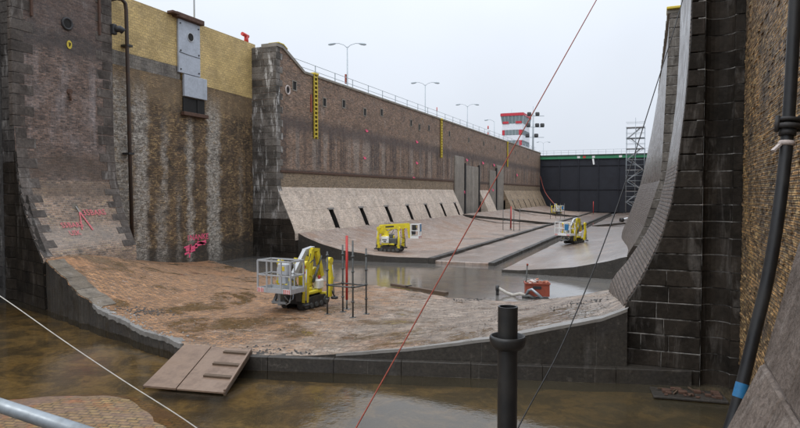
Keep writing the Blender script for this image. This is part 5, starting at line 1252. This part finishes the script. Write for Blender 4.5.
# ------------------------------------------------------------------ ropes and cables
def line(name,label,pts,r,mat,sub,sag=0.0):
    e=tag(empty(name),label,'rope' if 'rope' in name else 'cable')
    P=[px(*p) for p in pts]
    n=24; a,b=P[0],P[-1]; path=[]
    if len(P)==2: path=[lerp(a,b,i/n)-Vector((0,0,sag*4*(i/n)*(1-i/n))) for i in range(n+1)]
    else: path=smooth_path(P,8)
    f=MB(); f.tube(path,r,8); f.build('strand',mat,e)
    f=MB(); f.tube([path[-1],path[-1]+(path[-1]-path[-2]).normalized()*0.08],r*2.0,8); f.build('end_knot',sub,e)
line('red_rope','taut thin red rope running from the top centre down to the bottom',[(640,-80,9.6),(357,428,5.2),(290,549,4.6)],0.0062,M['rope_red'],M['rope_red'])
line('black_cable','thin black cable running down in front of the right wall',[(700,-90,9),(680,0,8.4),(652,95,7.8),(612,222,7.0),(566,340,6.2),(521,428,5.6),(480,520,5.2)],0.0065,M['hose'],M['dark'])
line('pale_rope','pale slack rope crossing the dark water at bottom left',[(-60,258,11.5),(0,298,10.5),(60,341,9.6),(120,382,8.9),(190,428,8.2),(270,490,7.5)],0.0078,M['rope_pale'],M['rope_pale'])
line('orange_cable','thin orange cable hanging at the left end of the dark gate',[(540,176,136),(545,192,130),(556,206,112)],0.06,M['rope_red'],M['rope_red'])

# ------------------------------------------------------------------ loose things on the floor
gp=px(692,401,4.45*610/208); 
sh=tag(empty('debris_sheet',(gp.x,gp.y+0.1,0.02),R(8)),'flat rusty sheet with debris lying in the water in the right corner','sheet')
f=MB(); f.cbox(-0.75,0.72,-0.32,0.36,0,0.05,0.01); f.build('plate',M['concrete_dark'],sh)
f=MB(); r5=random.Random(5)
for i in range(26):
    x=r5.uniform(-.5,.6); y=r5.uniform(-.22,.26); s=r5.uniform(.02,.07); f.cbox(x-s,x+s*1.4,y-s,y+s,.05,.05+s,.006)
tag(f.build('debris',M['rust'],sh),kind='stuff')
f=MB()
for i in range(5): 
    x=r5.uniform(-.4,.5); y=r5.uniform(-.2,.2); f.bar((x,y,.07),(x+r5.uniform(-.3,.3),y+r5.uniform(-.2,.2),.1),.03)
f.build('stick',M['ply_edge'],sh)
pk=tag(empty('timber_plank'),'dark timber plank lying along the far edge of the sill','plank')
a=px(392,285,4.35*610/92); b=px(447,294,4.35*610/101); f=MB(); f.bar(a,b,0.22,0.12); f.build('board',M['ply_edge'],pk); f=MB(); f.bar(lerp(a,b,.3)+Vector((0,0,.07)),lerp(a,b,.34)+Vector((0,0,.07)),0.3,0.04); f.build('strap',M['dark'],pk)
# rubble: uncountable chips along the broken sill edge and over the paving
def rubble(name,label,mat,pts,smin,smax,seed):
    r6=random.Random(seed); f=MB()
    for (x,y,z) in pts:
        s=r6.uniform(smin,smax); V=[]
        for (a,b,c) in ((1,0,0),(-1,0,0),(0,1,0),(0,-1,0),(0,0,.7),(0,0,-.4)): V.append((x+s*a*r6.uniform(.6,1.3)+s*.2*r6.uniform(-1,1),y+s*b*r6.uniform(.6,1.3),z+s*c*r6.uniform(.5,1.2)))
        f.add(V,[(0,2,4),(2,1,4),(1,3,4),(3,0,4),(2,0,5),(1,2,5),(3,1,5),(0,3,5)])
    o=f.build(name,mat); tag(o,label,'rubble',kind='stuff'); return o
r7=random.Random(21); pts=[]
for i in range(150):
    x=r7.uniform(-17.6,-11.7); y=jag(x)+abs(r7.gauss(0,0.22))+0.02; pts.append((x,y,sill_z(x,y)+0.01))
rubble('concrete_rubble','broken pale concrete chips along the left sill edge',M['concrete'],pts,0.015,0.06,1)
pts=[]
for (cx,cy,sx,sy,n) in ((-15.6,15.3,0.55,0.3,120),(-8.9,13.2,0.7,0.2,60),(-6.9,23.6,0.4,0.2,60),(-1.9,18.2,0.5,0.3,50)):
    for i in range(n):
        x=cx+r7.gauss(0,sx); y=cy+r7.gauss(0,sy)
        if x<-20.5 or x>-0.9 or y<y_near(x)+0.1: continue
        pts.append((x,y,sill_z(x,y)+0.01))
rubble('mud_clods','dark wet mud and stone clods scattered over the sill',M['mud'],pts,0.015,0.05,2)
pts=[]
for i in range(5200):
    x=r7.uniform(-20.5,-1.0); y=r7.uniform(y_near(x)+.1,interp(FAR,x)-.1); 
    if fbm(x,y,0.5,8)<-0.05: continue
    pts.append((x,y,sill_z(x,y)+0.004))
rubble('small_stones','fine stone chips scattered over the brown sill',M['stone_rubble'],pts,0.008,0.030,3)
